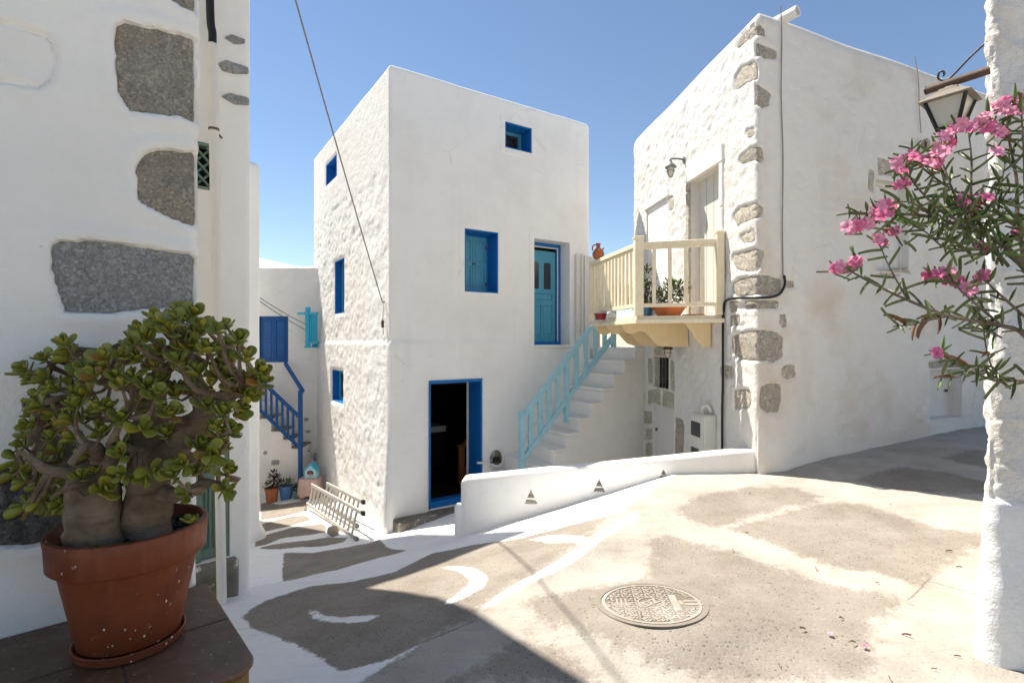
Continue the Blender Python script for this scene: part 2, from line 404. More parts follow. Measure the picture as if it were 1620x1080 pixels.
def gp(px, py):
    e = Vector((0, 0, EYE)); r = Vector(((px-CX)/FPX, 1, -(py-CY)/FPX)); d = 1.2
    while d < 14:
        p = e+r*d
        if p.z < float(zg(p.x, p.y)):
            lo, hi = d-.02, d
            for _ in range(14):
                mid = (lo+hi)/2; q = e+r*mid
                if q.z < float(zg(q.x, q.y)): hi = mid
                else: lo = mid
            return e+r*hi
        d += .02
    return e+r*14
def cr1(pts): return [gp(380+a/2.613, 700+b/2.613) for a, b in pts]
def cr2(pts): return [gp(900+a/2.25, 680+b/2.25) for a, b in pts]
def cr6(pts): return [gp(400+a/6., 700+b/6.) for a, b in pts]
def sdist(X, Y, poly):
    """signed distance to a polygon, positive inside"""
    px = np.array([p[0] for p in poly]); py = np.array([p[1] for p in poly])
    D = np.full(X.shape, 1e9); ins = np.zeros(X.shape, bool); n = len(px)
    for i in range(n):
        x0, y0, x1, y1 = px[i], py[i], px[(i+1) % n], py[(i+1) % n]
        dx, dy = x1-x0, y1-y0; L = dx*dx+dy*dy+1e-12
        t = np.clip(((X-x0)*dx+(Y-y0)*dy)/L, 0, 1)
        D = np.minimum(D, (X-x0-t*dx)**2+(Y-y0-t*dy)**2)
        c = ((y0 > Y) != (y1 > Y)); xi = x0+(Y-y0)*dx/(dy if abs(dy) > 1e-12 else 1e-12)
        ins ^= c & (X < xi)
    return np.sqrt(D)*np.where(ins, 1, -1)
def axis(segs):
    out = [segs[0][0]]
    for a, b, s in segs:
        k = max(1, round((b-a)/s)); out += list(a+(b-a)*(np.arange(k)+1)/k)
    return np.array(out)
gx = axis([(-400, -40, 60), (-40, -6.2, 1.5), (-6.2, -3, .07), (-3, 3.4, .035), (3.4, 7.5, .07), (7.5, 40, 1.5), (40, 400, 60)])
gy = axis([(-400, -30, 60), (-30, 0, 1.5), (0, 2, .08), (2, 7.6, .035), (7.6, 12, .07), (12, 40, 1.5), (40, 400, 60)])
GX, GY = np.meshgrid(gx, gy); GZ = zg(GX, GY)
near = (np.abs(GX) < 8) & (GY > 0) & (GY < 13)
for j, i in zip(*np.nonzero(near)):
    q_ = 1-math.exp(-(((GX[j, i]-.85)**2+(GY[j, i]-3.25)**2)/.3)**2)
    GZ[j, i] += q_*(.012*mn.noise((GX[j, i]*1.7, GY[j, i]*1.7, 0))+.005*mn.noise((GX[j, i]*6, GY[j, i]*6, 3)))
n_f = -.78*(GX+.26)+.62*(GY-3.07)
pat = [cr1([(10, 715), (100, 655), (290, 592), (480, 572), (640, 530), (800, 455), (960, 425), (1160, 395), (1240, 372), (1420, 330), (1600, 292), (1465, 430), (1270, 560), (1010, 715), (965, 735), (865, 795), (745, 830), (585, 905), (420, 945), (330, 890), (230, 830), (120, 785), (50, 760)]),
       cr1([(180, 455), (300, 455), (440, 430), (575, 400), (605, 432), (690, 445), (560, 480), (500, 495), (400, 525), (300, 545), (200, 570), (175, 530)]),
       cr6([(80, 560), (250, 590), (480, 555), (520, 545), (520, 640), (330, 690), (75, 735)]),
       cr6([(75, 770), (330, 705), (500, 690), (560, 730), (330, 795), (80, 850)]),
       cr6([(100, 880), (400, 800), (650, 770), (700, 800), (690, 850), (330, 900), (110, 935)]),
       cr6([(50, 1000), (200, 965), (420, 930), (700, 900), (900, 905), (860, 945), (640, 985), (420, 990), (200, 1015)]),
       cr6([(20, 920), (250, 915), (130, 965), (20, 985)])]
mus = [cr1([(275, 680), (310, 688), (350, 712), (420, 720), (500, 714), (580, 712), (545, 735), (450, 748), (370, 742), (300, 722)]),
       cr1([(825, 515), (900, 508), (980, 522), (1028, 555), (1012, 592), (950, 632), (880, 662), (830, 671), (900, 620), (942, 590), (950, 562), (908, 535)]),
       cr1([(1190, 400), (1280, 385), (1400, 385), (1440, 398), (1390, 412), (1270, 415)]),
       cr1([(985, 698), (1010, 672), (1250, 520), (1450, 388), (1620, 285), (1650, 285), (1640, 318), (1470, 418), (1250, 556), (1050, 672)])]
gre = [cr2([(500, 225), (640, 205), (800, 205), (890, 235), (880, 260), (760, 280), (640, 310), (560, 345), (470, 340), (395, 300), (400, 270), (470, 240)]),
       cr2([(740, 300), (900, 265), (1040, 260), (1150, 300), (1300, 340), (1490, 370), (1470, 410), (1390, 440), (1300, 510), (1250, 545), (1100, 510), (960, 490), (830, 450), (700, 400), (560, 350), (640, 330)]),
       cr2([(290, 380), (380, 375), (470, 400), (600, 440), (760, 500), (900, 540), (1100, 570), (1200, 610), (1140, 650), (1090, 700), (1050, 800), (1060, 895), (660, 895), (300, 830), (100, 740), (-60, 690), (-160, 620), (-60, 585), (80, 560), (280, 520), (300, 450)]),
       cr1([(850, 985), (1000, 900), (1130, 815), (1200, 808), (1300, 850), (1400, 930), (1470, 988)]),
       cr2([(1020, 175), (1180, 130), (1330, 150), (1500, 190), (1500, 232), (1130, 212)]),
       cr2([(1330, 102), (1430, 68), (1502, 72), (1502, 142)])]
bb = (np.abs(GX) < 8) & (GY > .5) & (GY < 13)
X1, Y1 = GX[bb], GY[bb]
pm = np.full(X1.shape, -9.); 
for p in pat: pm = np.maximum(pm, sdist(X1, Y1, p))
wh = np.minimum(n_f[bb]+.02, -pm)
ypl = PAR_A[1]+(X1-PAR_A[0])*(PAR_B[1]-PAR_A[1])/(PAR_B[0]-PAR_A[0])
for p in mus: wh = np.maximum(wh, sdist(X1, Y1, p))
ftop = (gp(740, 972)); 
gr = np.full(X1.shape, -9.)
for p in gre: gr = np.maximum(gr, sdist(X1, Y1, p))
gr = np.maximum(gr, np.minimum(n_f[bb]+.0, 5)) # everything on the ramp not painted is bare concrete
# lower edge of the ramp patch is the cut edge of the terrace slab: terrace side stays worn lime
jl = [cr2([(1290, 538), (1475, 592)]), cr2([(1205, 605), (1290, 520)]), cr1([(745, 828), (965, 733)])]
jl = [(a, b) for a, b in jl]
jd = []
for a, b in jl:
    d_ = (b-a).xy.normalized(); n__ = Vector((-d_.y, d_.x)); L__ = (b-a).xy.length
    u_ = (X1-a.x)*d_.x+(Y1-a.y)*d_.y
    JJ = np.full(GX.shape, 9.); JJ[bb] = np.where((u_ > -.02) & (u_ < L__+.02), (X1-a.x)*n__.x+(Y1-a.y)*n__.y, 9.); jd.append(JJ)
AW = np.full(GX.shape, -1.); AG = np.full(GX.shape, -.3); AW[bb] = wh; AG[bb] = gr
ny, nx = GX.shape
idx = np.arange(nx*ny).reshape(ny, nx)
fc = np.stack([idx[:-1, :-1], idx[:-1, 1:], idx[1:, 1:], idx[1:, :-1]], -1).reshape(-1, 4)
me = bpy.data.meshes.new('ground')
me.from_pydata(np.stack([GX, GY, GZ], -1).reshape(-1, 3).tolist(), [], fc.tolist())
me.polygons.foreach_set('use_smooth', [True]*len(me.polygons))
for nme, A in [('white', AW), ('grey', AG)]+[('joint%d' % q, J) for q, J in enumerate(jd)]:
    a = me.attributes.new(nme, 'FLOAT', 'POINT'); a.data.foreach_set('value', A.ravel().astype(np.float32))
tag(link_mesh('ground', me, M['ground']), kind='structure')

# ------------------------------------------------------------------ lofted plaster buildings
class Loft:
    def __init__(s, corners, radii):
        s.c = [Vector((x, y)) for x, y in corners]; s.r = radii; n = len(s.c); s.n = n
        s.u = [(s.c[(i+1) % n]-s.c[i]).normalized() for i in range(n)]
        s.L = [(s.c[(i+1) % n]-s.c[i]).length for i in range(n)]
        s.nr = [Vector((u.y, -u.x)) for u in s.u]
        s.tn = []
        for i in range(n):
            a, b = s.u[i-1], s.u[i]; th = a.angle(b); s.tn.append(math.tan(th/2))
        s.cum = [sum(s.L[:i]) for i in range(n)]
    def frame(s, side):
        return Frame((s.c[side].x, s.c[side].y, 0), (*s.u[side], 0), (*s.nr[side], 0))
    def px(s, side, px, py, b=0): return s.frame(side).px(px, py, b)
    def pos(s, side, t, out):
        """plan point and normal; out may be an array"""
        L = s.L[side]; i, j = side, (side+1) % s.n
        def corner(k, out):
            n1, n2 = s.nr[k-1], s.nr[k]; m = (n1+n2)/(1+n1.dot(n2))
            r = np.maximum(s.r[k]+out, .004)
            return (np.array(s.c[k])[None, :]+np.array(m)[None, :]*(out-r)[:, None]), r, m.normalized()
        out = np.atleast_1d(np.asarray(out, float))
        ta, tb = s.r[i]*s.tn[i], s.r[j]*s.tn[j]
        nn = np.array(s.nr[side])
        if ta > 1e-6 and t < ta-1e-9:
            cc, r, bis = corner(i, out); q = t/ta; v = Vector(bis)*(1-q)+s.nr[side]*q
            # angular interpolation
            a0 = math.atan2(bis.y, bis.x); a1 = math.atan2(s.nr[side].y, s.nr[side].x); d = (a1-a0+math.pi) % (2*math.pi)-math.pi
            v = np.array((math.cos(a0+d*q), math.sin(a0+d*q)))
            return cc+v[None, :]*r[:, None], v
        t = min(t, L)
        if tb > 1e-6 and t > L-tb+1e-9:
            cc, r, bis = corner(j, out); q = (L-t)/tb
            a0 = math.atan2(bis.y, bis.x); a1 = math.atan2(s.nr[side].y, s.nr[side].x); d = (a1-a0+math.pi) % (2*math.pi)-math.pi
            v = np.array((math.cos(a0+d*q), math.sin(a0+d*q)))
            return cc+v[None, :]*r[:, None], v
        ca, ra, _ = corner(i, out); cb, rb, _ = corner(j, out)
        A = ca+nn[None, :]*ra[:, None]; B = cb+nn[None, :]*rb[:, None]
        den = L-ta-tb; q = (t-ta)/den if den > 1e-9 else 0
        return A*(1-q)+B*q, nn
    def pos_s(s, S, z, out):
        S = S % sum(s.L)
        for i in range(s.n):
            if S < s.cum[i]+s.L[i]+1e-9:
                p, v = s.pos(i, S-s.cum[i], [out]); return Vector((p[0][0], p[0][1], z))
    def mesh(s, name, mat, parent, z0, z1, rtop, zres, tres, ops=(), disp=None, dtop=None, thick=.25, drop=.18):
        """ops: (side, t0, t1, za, zb, depth). tres: column step per side"""
        zl = set(np.round(np.linspace(z0, z1-rtop, max(2, int((z1-rtop-z0)/zres)+1)), 4))
        for o in ops: zl |= {round(o[3], 4), round(o[4], 4)}
        zl = sorted(zl); zz = [zl[0]]
        keep = {round(v, 4) for o in ops for v in (o[3], o[4])}
        for v in zl[1:]:
            if v-zz[-1] < zres*.3:
                if v in keep:
                    if zz[-1] in keep: zz.append(v)
                    else: zz[-1] = v
            else: zz.append(v)
        prof = [(z, 0.) for z in zz]; K = 7; nwall = len(prof)
        for k in range(1, K+1):
            a = k/K*math.pi/2; prof.append((z1-rtop+rtop*math.sin(a), -rtop*(1-math.cos(a))))
        prof += [(z1, -(rtop+thick)), (z1-drop, -(rtop+thick)-.02)]
        pz = np.array([p[0] for p in prof]); po = np.array([p[1] for p in prof])
        cols = []
        for i in range(s.n):
            L = s.L[i]; j = (i+1) % s.n; ta, tb = s.r[i]*s.tn[i], s.r[j]*s.tn[j]
            tl = list(np.linspace(0, ta, 6))[:-1] + list(np.linspace(ta, L-tb, max(2, int((L-ta-tb)/tres[i])+1))) + list(np.linspace(L-tb, L, 6))[1:-1]
            kp = {round(v, 4) for o in ops if o[0] == i for v in (o[1], o[2])}
            tl = sorted({round(v, 4) for v in tl} | kp); tt = [tl[0]]
            for v in tl[1:]:
                if v-tt[-1] < min(tres[i]*.3, .012):
                    if v in kp:
                        if tt[-1] in kp: tt.append(v)
                        else: tt[-1] = v
                else: tt.append(v)
            cols += [(i, v) for v in tt]
        R = len(prof); V = np.zeros((len(cols), R, 3))
        ztop_blend = np.clip((pz-z0)/(z1-z0), 0, 1)**2
        for c, (i, t) in enumerate(cols):
            p, v = s.pos(i, t, po)
            dt = dtop(i, t) if dtop else 0
            z = pz+dt*ztop_blend
            if disp is not None:
                d = disp(i, t, z)
                if d is not None:
                    for o in ops:
                        if o[0] == i:
                            dd = np.maximum(np.maximum(o[1]-t, t-o[2]), np.maximum(o[3]-pz, pz-o[4]))
                            d = d*sstep(0, .05, dd)
                    p = p+v[None, :]*d[:, None]
            V[c, :, :2] = p; V[c, :, 2] = z
        nc = len(cols); ix = np.arange(nc*R).reshape(nc, R); faces = []
        cut = np.zeros((nc, R), bool)
        for o in ops:
            for c, (i, t) in enumerate(cols):
                if i == o[0] and o[1]-1e-4 <= t < o[2]-1e-4:
                    for k in range(nwall-1):
                        if o[3]-1e-4 <= pz[k] < o[4]-1e-4: cut[c, k] = True
        nxt = np.roll(ix, -1, 0)
        q = np.stack([ix[:, :-1], nxt[:, :-1], nxt[:, 1:], ix[:, 1:]], -1)
        faces = q[~cut[:, :-1]].tolist()
        verts = V.reshape(-1, 3).tolist()
        faces.append([int(v) for v in ix[:, -1]])
        for o in ops:
            f = s.frame(o[0]); k = len(verts)
            ring = [(o[1], o[3]), (o[2], o[3]), (o[2], o[4]), (o[1], o[4])]
            for a, c in ring: verts.append(list(f(a, 0, c)))
            for a, c in ring: verts.append(list(f(a, -o[5], c)))
            for e in range(4): faces.append([k+e, k+4+e, k+4+(e+1) % 4, k+(e+1) % 4])
        o = raw_mesh(name, verts, faces, mat, parent)
        try: o.data.set_sharp_from_angle(angle=math.radians(48))
        except Exception: pass
        return o
def vnoise(pts, sc, seed=0.): return np.array([mn.noise((x*sc+seed, y*sc, z*sc)) for x, y, z in pts])
def stone_poly(pts, per=.03, wob=.006, seed=0):
    """closed outline resampled and roughened"""
    out = []; n = len(pts)
    for i in range(n):
        a, b = Vector(pts[i]), Vector(pts[(i+1) % n]); k = max(1, int((b-a).length/per))
        for j in range(k): out.append(a.lerp(b, j/k))
    out = [(out[i-1]+out[i]*6+out[(i+1) % len(out)])/8 for i in range(len(out))]
    return [p+Vector((mn.noise((p.x*25, p.y*25, seed))+.6*mn.noise((p.x*70, p.y*70, seed)), mn.noise((p.x*25+9, p.y*25, seed))+.6*mn.noise((p.x*70+9, p.y*70, seed))))*wob for p in out]
def stone(loft, outline, mat, parent, h=.0, bulge=.006, sink=.05, per=.035, wob=.008, seed=0, rings=(1.03, .97, .86, .6, .3), name='stone'):
    """outline in (S, z) of the loft's unrolled wall: an irregular block face set into the plaster"""
    ol = stone_poly(outline, per, wob, seed); c = sum((Vector(p) for p in ol), Vector((0, 0)))/len(ol)
    vs, fs = [], []; n = len(ol)
    for k, q in enumerate(rings):
        for p in ol:
            w = c+(p-c)*q
            o = -sink if k == 0 else h-.008+bulge*min(1, (k-1)*.8)+((.006 if k == 1 else .010)*mn.noise((w.x*11, w.y*11, seed+k*.3))+(.004 if k > 1 else 0)*mn.noise((w.x*38, w.y*38, seed)))*min(1, n/12)
            vs.append(loft.pos_s(w.x, w.y, o))
    vs.append(loft.pos_s(c.x, c.y, h+bulge)); R = len(rings)
    for k in range(R-1):
        for i in range(n): fs.append((k*n+i, k*n+(i+1) % n, (k+1)*n+(i+1) % n, (k+1)*n+i))
    fs += [((R-1)*n+i, (R-1)*n+(i+1) % n, R*n) for i in range(n)]
    return raw_mesh(name, vs, fs, mat, parent)
def rubble(S, z, sc=3.4, amp=.03, seed=0):
    out = np.zeros(len(z))
    for k, zz in enumerate(z):
        w = mn.noise((S*2+seed, zz*2, 5))*.25
        d, _p = mn.voronoi((S*sc+w, zz*sc*1.35+w, seed))
        e = d[1]-d[0]
        b = min(1, e/.35); m = mn.noise((S*1.1+seed, zz*1.1, 2))
        ring = math.exp(-((d[0]-.33)/.09)**2)
        out[k] = amp*(b*.35-ring*max(0, .55+m*1.2)*.55)+.012*mn.noise((S*3, zz*3, seed))+.006*mn.noise((S*11, zz*11, seed))
    return out

# ================================================================== BUILDINGS
def Z(zeye): return zeye+EYE
# ---- main white house
HU = Vector((.8355, .5495)); HW = Vector((-.55, .835)); H0 = Vector((-1.70, 7.3))
HL = Loft([H0, H0+HU*3.72, H0+HU*3.72+HW*4.52, H0+HW*4.52], [.035, .09, .05, .05])
house = thing('white_house', 'tall white cube house with blue shutters and an open dark doorway at its foot', 'house', (H0.x+.6, H0.y+1.6, Z(-2.6)))
FF, FL = HL.frame(0), HL.frame(3)
def rect(f, px0, px1, ptop, pbot, at='l'):
    a0, _ = f.px(px0, 540); a1, _ = f.px(px1, 540)
    q = px0 if at == 'l' else px1
    return a0, a1, f.px(q, pbot)[1], f.px(q, ptop)[1]
wF1 = rect(FF, 799, 841, 192, 233); wF2 = rect(FF, 735, 788, 361, 461); dF3 = rect(FF, 845, 901, 377, 546)
dF4 = rect(FF, 678, 763, 604, 806)
wL1 = rect(FL, 516, 533, 262, 295); wL2 = rect(FL, 530, 545, 414, 497); wL3 = rect(FL, 526, 545, 584, 633)
crA, crB = FL.px(612, 262), FL.px(497, 355)
def house_disp(i, t, z):
    S = HL.cum[i]+t
    zl = EYE-.02+.012*mn.noise((S*1.5, 0, 1)) if i != 0 else EYE+.0+.004*mn.noise((S*2, 0, 1))
    led = .022*sstep(zl+.012, zl-.012, z)
    if i == 3:
        zc = crA[1]+(t-crA[0])/(crB[0]-crA[0])*(crB[1]-crA[1])+.05*mn.noise((t*2.2, 1, 0))+.02*mn.noise((t*9, 1, 0))
        up = sstep(zc-.012, zc+.012, z)
        rb = rubble(S, z, 3.0, .022, 11.)
        fine = np.array([.0022*mn.noise((t*16, zz*9, 4)) for zz in z])
        edge = sstep(4.52, 4.3, t)
        flare = .10*sstep(Z(-1.0), Z(-2.6), z)*sstep(3.6, 4.5, t)
        return led+(1-up)*(rb*edge+.006)+up*(fine+.012)+flare*.6
    if i == 0:
        b = np.array([.004*mn.noise((t*1.3, zz*1.3, 8)) for zz in z])
        # vertical crack over the lower doorway and a thicker left pier
        pier = .018*sstep(dF4[0]+.01, dF4[0]-.01, t)*sstep(zl+.012, zl-.012, z)
        return led+b+pier
    return led
ops = [(0, *wF1, .36), (0, *wF2, .36), (0, *dF3, .30), (0, *dF4, .42), (3, *wL1, .2), (3, *wL2, .2), (3, *wL3, .2)]
HL.mesh('wall', M['white'], house, Z(-3.3), Z(3.88), .07, .03, [.05, .4, .5, .03], ops, house_disp, lambda i, t: .014*mn.noise(((HL.cum[i]+t)*1.1, 0, 3))+.006*mn.noise(((HL.cum[i]+t)*4, 0, 3)), .2, .12)
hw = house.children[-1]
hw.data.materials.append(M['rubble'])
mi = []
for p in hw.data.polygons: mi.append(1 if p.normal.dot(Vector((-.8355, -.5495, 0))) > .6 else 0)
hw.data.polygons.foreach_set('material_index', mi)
def lining(name, f, r, depth, mat, parent, th=.018, proud=.004, sill=True, b0=None):
    a0, a1, c0, c1 = r; m = MB(f); B0 = -depth if b0 is None else b0
    e = .003
    m.box(a0+e, a0+th, B0, proud, c0+e, c1-e); m.box(a1-th, a1-e, B0, proud, c0+e, c1-e)
    m.box(a0+th, a1-th, B0, proud, c1-th, c1-e)
    if sill: m.box(a0+th, a1-th, B0, proud, c0+e, c0+th)
    return m.build(name, mat, parent, .003)
def ring(m, f, a0, a1, c0, c1, w, b0, b1):
    m.box(a0, a0+w, b0, b1, c0, c1, f); m.box(a1-w, a1, b0, b1, c0, c1, f)
    m.box(a0+w, a1-w, b0, b1, c1-w, c1, f); m.box(a0+w, a1-w, b0, b1, c0, c0+w, f)
def panel_leaf(name, f, a0, a1, c0, c1, b, mat, parent, cells, st=.045, th=.03):
    """a framed leaf with recessed fields; cells: list of (fa0, fa1, fc0, fc1) in fractions"""
    m = MB(f); m.box(a0, a1, b-th, b-th*.45, c0, c1)
    o = m.build(name, mat, parent, .002)
    W_, H_ = a1-a0, c1-c0
    # stiles and rails proud of the back board: everything that is not a field
    xs = sorted({0, 1} | {v for c in cells for v in c[:2]}); zs = sorted({0, 1} | {v for c in cells for v in c[2:]})
    m = MB(f)
    for i in range(len(xs)-1):
        for j in range(len(zs)-1):
            mx, mz = (xs[i]+xs[i+1])/2, (zs[j]+zs[j+1])/2
            if not any(c[0] < mx < c[1] and c[2] < mz < c[3] for c in cells):
                m.box(a0+W_*xs[i], a0+W_*xs[i+1], b-th*.44, b, c0+H_*zs[j], c0+H_*zs[j+1])
    m.build('leaf_frame', mat, o)
    for c in cells:
        q = MB(f); g = .012
        q.box(a0+W_*c[0]+g, a0+W_*c[1]-g, b-th*.44, b-th*.12, c0+H_*c[2]+g, c0+H_*c[3]-g); q.build('panel', mat, o, .005)
    return o
def surround(f, r, w, parent, mat, proud=.010):
    a0, a1, c0, c1 = r; m = MB(f); a0 -= .001; a1 += .001
    m.box(a0-w, a0, -.02, proud, c0-w, c1+w); m.box(a1, a1+w, -.02, proud, c0-w, c1+w)
    m.box(a0, a1, -.02, proud, c1, c1+w); m.box(a0, a1, -.02, proud, c0-w, c0)
    return m.build('plaster_surround', mat, parent, .004)
# small top window
w = lining('window', FF, wF1, .36, M['blue'], house)
a0, a1, c0, c1 = wF1
m = MB(FF); ring(m, FF, a0+.02, a1-.02, c0+.02, c1-.02, .06, -.34, -.27); m.build('sash', M['teal'], w, .004)
m = MB(FF); m.box(a0+.07, a1-.07, -.33, -.32, c0+.07, c1-.07); m.build('pane', M['pane'], w)
m = MB(FF); ring(m, FF, a0+.1, a1-.1, c0+.1, c1-.1, .025, -.315, -.30); m.box(a0+.1, a1-.1, -.315, -.30, (c0+c1)/2-.01, (c0+c1)/2+.01); m.build('glazing_bar', M['darkwood'], w)
surround(FF, wF1, .09, house, M['white'])
# shuttered window
w = lining('window', FF, wF2, .36, M['blue'], house)
a0, a1, c0, c1 = wF2; am = (a0+a1)/2
m = MB(FF); ring(m, FF, a0+.018, a1-.018, c0+.018, c1-.018, .025, -.34, -.27); m.build('window_frame', M['blue'], w, .003)
lf = [(.14, .86, .07, .46), (.14, .86, .54, .93)]
panel_leaf('shutter', FF, a0+.043, am-.003, c0+.045, c1-.045, -.29, M['teal'], w, lf)
panel_leaf('shutter', FF, am+.003, a1-.043, c0+.045, c1-.045, -.29, M['teal'], w, lf)
for zq in (c0+.16, c1-.20):
    for aq in (a0+.043, a1-.043):
        m = MB(FF); m.box(aq-.022, aq+.022, -.292, -.276, zq-.028, zq+.028); m.build('hinge', M['rust'], w, .003)
m = MB(FF); m.box(am-.012, am+.05, -.29, -.272, (c0+c1)/2-.012, (c0+c1)/2+.012); m.build('latch', M['rust'], w, .003)
surround(FF, wF2, .085, house, M['white'])
# upper door
a0, a1, c0, c1 = dF3
m = MB(FF); ring(m, FF, a0+.003, a1-.003, c0+.003, c1-.003, .06, -.36, -.24); fr = m.build('upper_door', M['blue'], house, .004)
tag(fr, 'blue upper door frame with panelled light blue leaf')
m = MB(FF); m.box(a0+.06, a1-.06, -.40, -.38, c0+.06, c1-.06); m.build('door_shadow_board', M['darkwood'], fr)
panel_leaf('door_leaf', FF, a0+.06, a1-.085, c0+.06, c1-.13, -.285, M['teal'], fr,
           [(.12, .47, .07, .40), (.53, .88, .07, .40), (.14, .86, .455, .53)])
l0, l1, h0, h1 = a0+.06, a1-.085, c0+.06, c1-.13; lw_, lh_ = l1-l0, h1-h0
for q0, q1 in ((.16, .40), (.58, .82)):
    m = MB(FF); n = 8
    pts = [(l0+lw_*q0, h0+lh_*.58), (l0+lw_*q1, h0+lh_*.58), (l0+lw_*q1, h0+lh_*.86)] + [(l0+lw_*((q0+q1)/2+(q1-q0)/2*math.cos(t)), h0+lh_*(.86+.012*math.sin(t))) for t in [math.pi*k/n for k in range(1, n)]] + [(l0+lw_*q0, h0+lh_*.86)]
    m.prism(pts, -.286, -.2825); m.build('pane', M['pane'], fr)
m = MB(FF); m.tube([FF(l1-.05, -.285, h0+lh_*.5), FF(l1-.05, -.25, h0+lh_*.5), FF(l1-.10, -.25, h0+lh_*.5)], .007, 6); m.build('handle', M['greymetal'], fr)
m = MB(FF); m.box(a1-.083, a1-.065, -.25, -.236, c0+.06, c1-.06); m.box(a0+.06, a1-.083, -.25, -.236, c1-.085, c1-.065); m.build('stop_bead', M['whitep'], fr)
a0s, a1s, c0s, c1s = dF3
m = MB(FF)
m.box(a0s-.09, a0s-.001, -.02, .010, c0s-.0, c1s+.09); m.box(a1s+.001, a1s+.09, -.02, .010, c0s, c1s+.09); m.box(a0s-.001, a1s+.001, -.02, .010, c1s+.001, c1s+.09)
m.build('plaster_surround', M['white'], house, .004)
m = MB(FF); m.box(a0-.01, a1+.01, -.30, .05, c0-.05, c0+.006); m.build('door_sill', M['stair'], house, .012)
# lower door: thick blue lining, open, dark room behind
a0, a1, c0, c1 = dF4
dr = lining('lower_door', FF, dF4, .42, M['blue'], house, .03, .012, False)
tag(dr, 'thick blue door lining of the open lower doorway')
m = MB(FF); m.box(a0, a1, -.40, .02, c1-.005, c1+.02); m.build('door_head', M['blue'], dr, .004)
m = MB(FF); m.box(a0+.03, a1-.03, -.20, -.02, c0, c0+.09); m.build('threshold_board', M['blue'], dr, .008)
m = MB(FF); m.box(a1-.055, a1-.031, -.42, -.385, c0+.09, c1-.03); m.box(a0+.031, a1-.055, -.42, -.385, c1-.055, c1-.03); m.build('door_stop', M['whitep'], dr, .003)
# the room behind
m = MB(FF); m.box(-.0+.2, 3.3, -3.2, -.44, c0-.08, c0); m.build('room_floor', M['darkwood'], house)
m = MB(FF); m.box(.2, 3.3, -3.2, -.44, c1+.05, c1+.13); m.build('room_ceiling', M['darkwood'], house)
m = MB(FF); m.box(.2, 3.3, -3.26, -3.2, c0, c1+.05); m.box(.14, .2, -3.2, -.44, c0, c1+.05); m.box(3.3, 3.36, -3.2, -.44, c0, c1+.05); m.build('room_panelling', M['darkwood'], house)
# wooden banister inside
b = MB(FF)
pa, pc = FF.px(730, 790, -1.0); _, pt = FF.px(731, 706, -1.0)
b.box(pa-.045, pa+.045, -1.045, -.955, c0, pt); bo = b.build('banister', M['wood'], house, .006)
b = MB(FF); b.box(pa-.06, pa+.06, -1.06, -.94, pt, pt+.03); b.build('newel_cap', M['wood'], bo, .008)
b = MB(FF); b.beam(FF(pa, -1.0, pt-.05), FF(pa+.75, -1.0, pt+.85), .05, .07); b.build('handrail', M['wood'], bo)
b = MB(FF); b.beam(FF(pa, -1.0, c0+.12), FF(pa+.75, -1.0, c0+1.02), .05, .07); b.build('lower_rail', M['wood'], bo)
for k in range(1, 5):
    b = MB(FF); q = k*.14; b.box(pa+q-.012, pa+q+.012, -1.012, -.988, c0+.12+q*1.2, pt+q*1.2); b.build('baluster', M['wood'], bo)
tb0, tbc = FF.px(684, 672, -2.4)
# small table with a cloth (a thing of its own inside the room)
tr = thing('side_table', 'small wooden table with a white cloth in the dark room behind the blue doorway', 'table', FF(tb0, -2.4, c0))
m = MB(FF); m.box(tb0-.5, tb0+.2, -2.65, -2.15, tbc-.03, tbc); m.build('tabletop', M['wood'], tr, .004)
m = MB(FF); m.box(tb0-.45, tb0+.16, -2.62, -2.135, tbc, tbc+.012); m.box(tb0-.45, tb0+.16, -2.145, -2.135, tbc-.10, tbc); m.build('cloth', M['whitep'], tr, .003)
for sa in (-.46, .14):
    for sb in (-2.62, -2.22):
        m = MB(FF); m.box(tb0+sa, tb0+sa+.05, sb, sb+.05, c0, tbc-.03); m.build('leg', M['darkwood'], tr)
m = MB(FF); m.box(tb0-.42, tb0+.14, -2.20, -2.17, c0+.05, tbc-.05); m.build('front_panel', M['darkwood'], tr)
lt = thing('ceiling_beam', 'dark wooden beam running under the ceiling of the dark room behind the doorway', 'beam', FF(1.2, -1.2, c1-.1))
m = MB(FF); m.beam(FF(.5, -2.0, c1-.14), FF(2.6, -1.1, c1-.14), .09, .1); m.build('timber', M['darkwood'], lt, .005)
# left face windows
for r, nm in ((wL1, 0), (wL2, 1), (wL3, 2)):
    w = lining('window', FL, r, .2, M['blue'], house, .016, .002)
    a0, a1, c0, c1 = r
    if nm == 0:
        m = MB(FL); m.box(a0+.016, a1-.016, -.19, -.16, c0+.016, c1-.016); m.build('shutter', M['blue'], w)
    else:
        m = MB(FL); ring(m, FL, a0+.016, a1-.016, c0+.016, c1-.016, .05, -.18, -.12); m.build('sash', M['lightblue'] if nm == 2 else M['teal'], w, .004)
        m = MB(FL); m.box(a0+.06, a1-.06, -.17, -.16, c0+.06, c1-.06); m.build('pane', M['pane'], w)
        m = MB(FL); m.box((a0+a1)/2-.012, (a0+a1)/2+.012, -.16, -.13, c0+.06, c1-.06); m.build('glazing_bar', M['teal'], w)
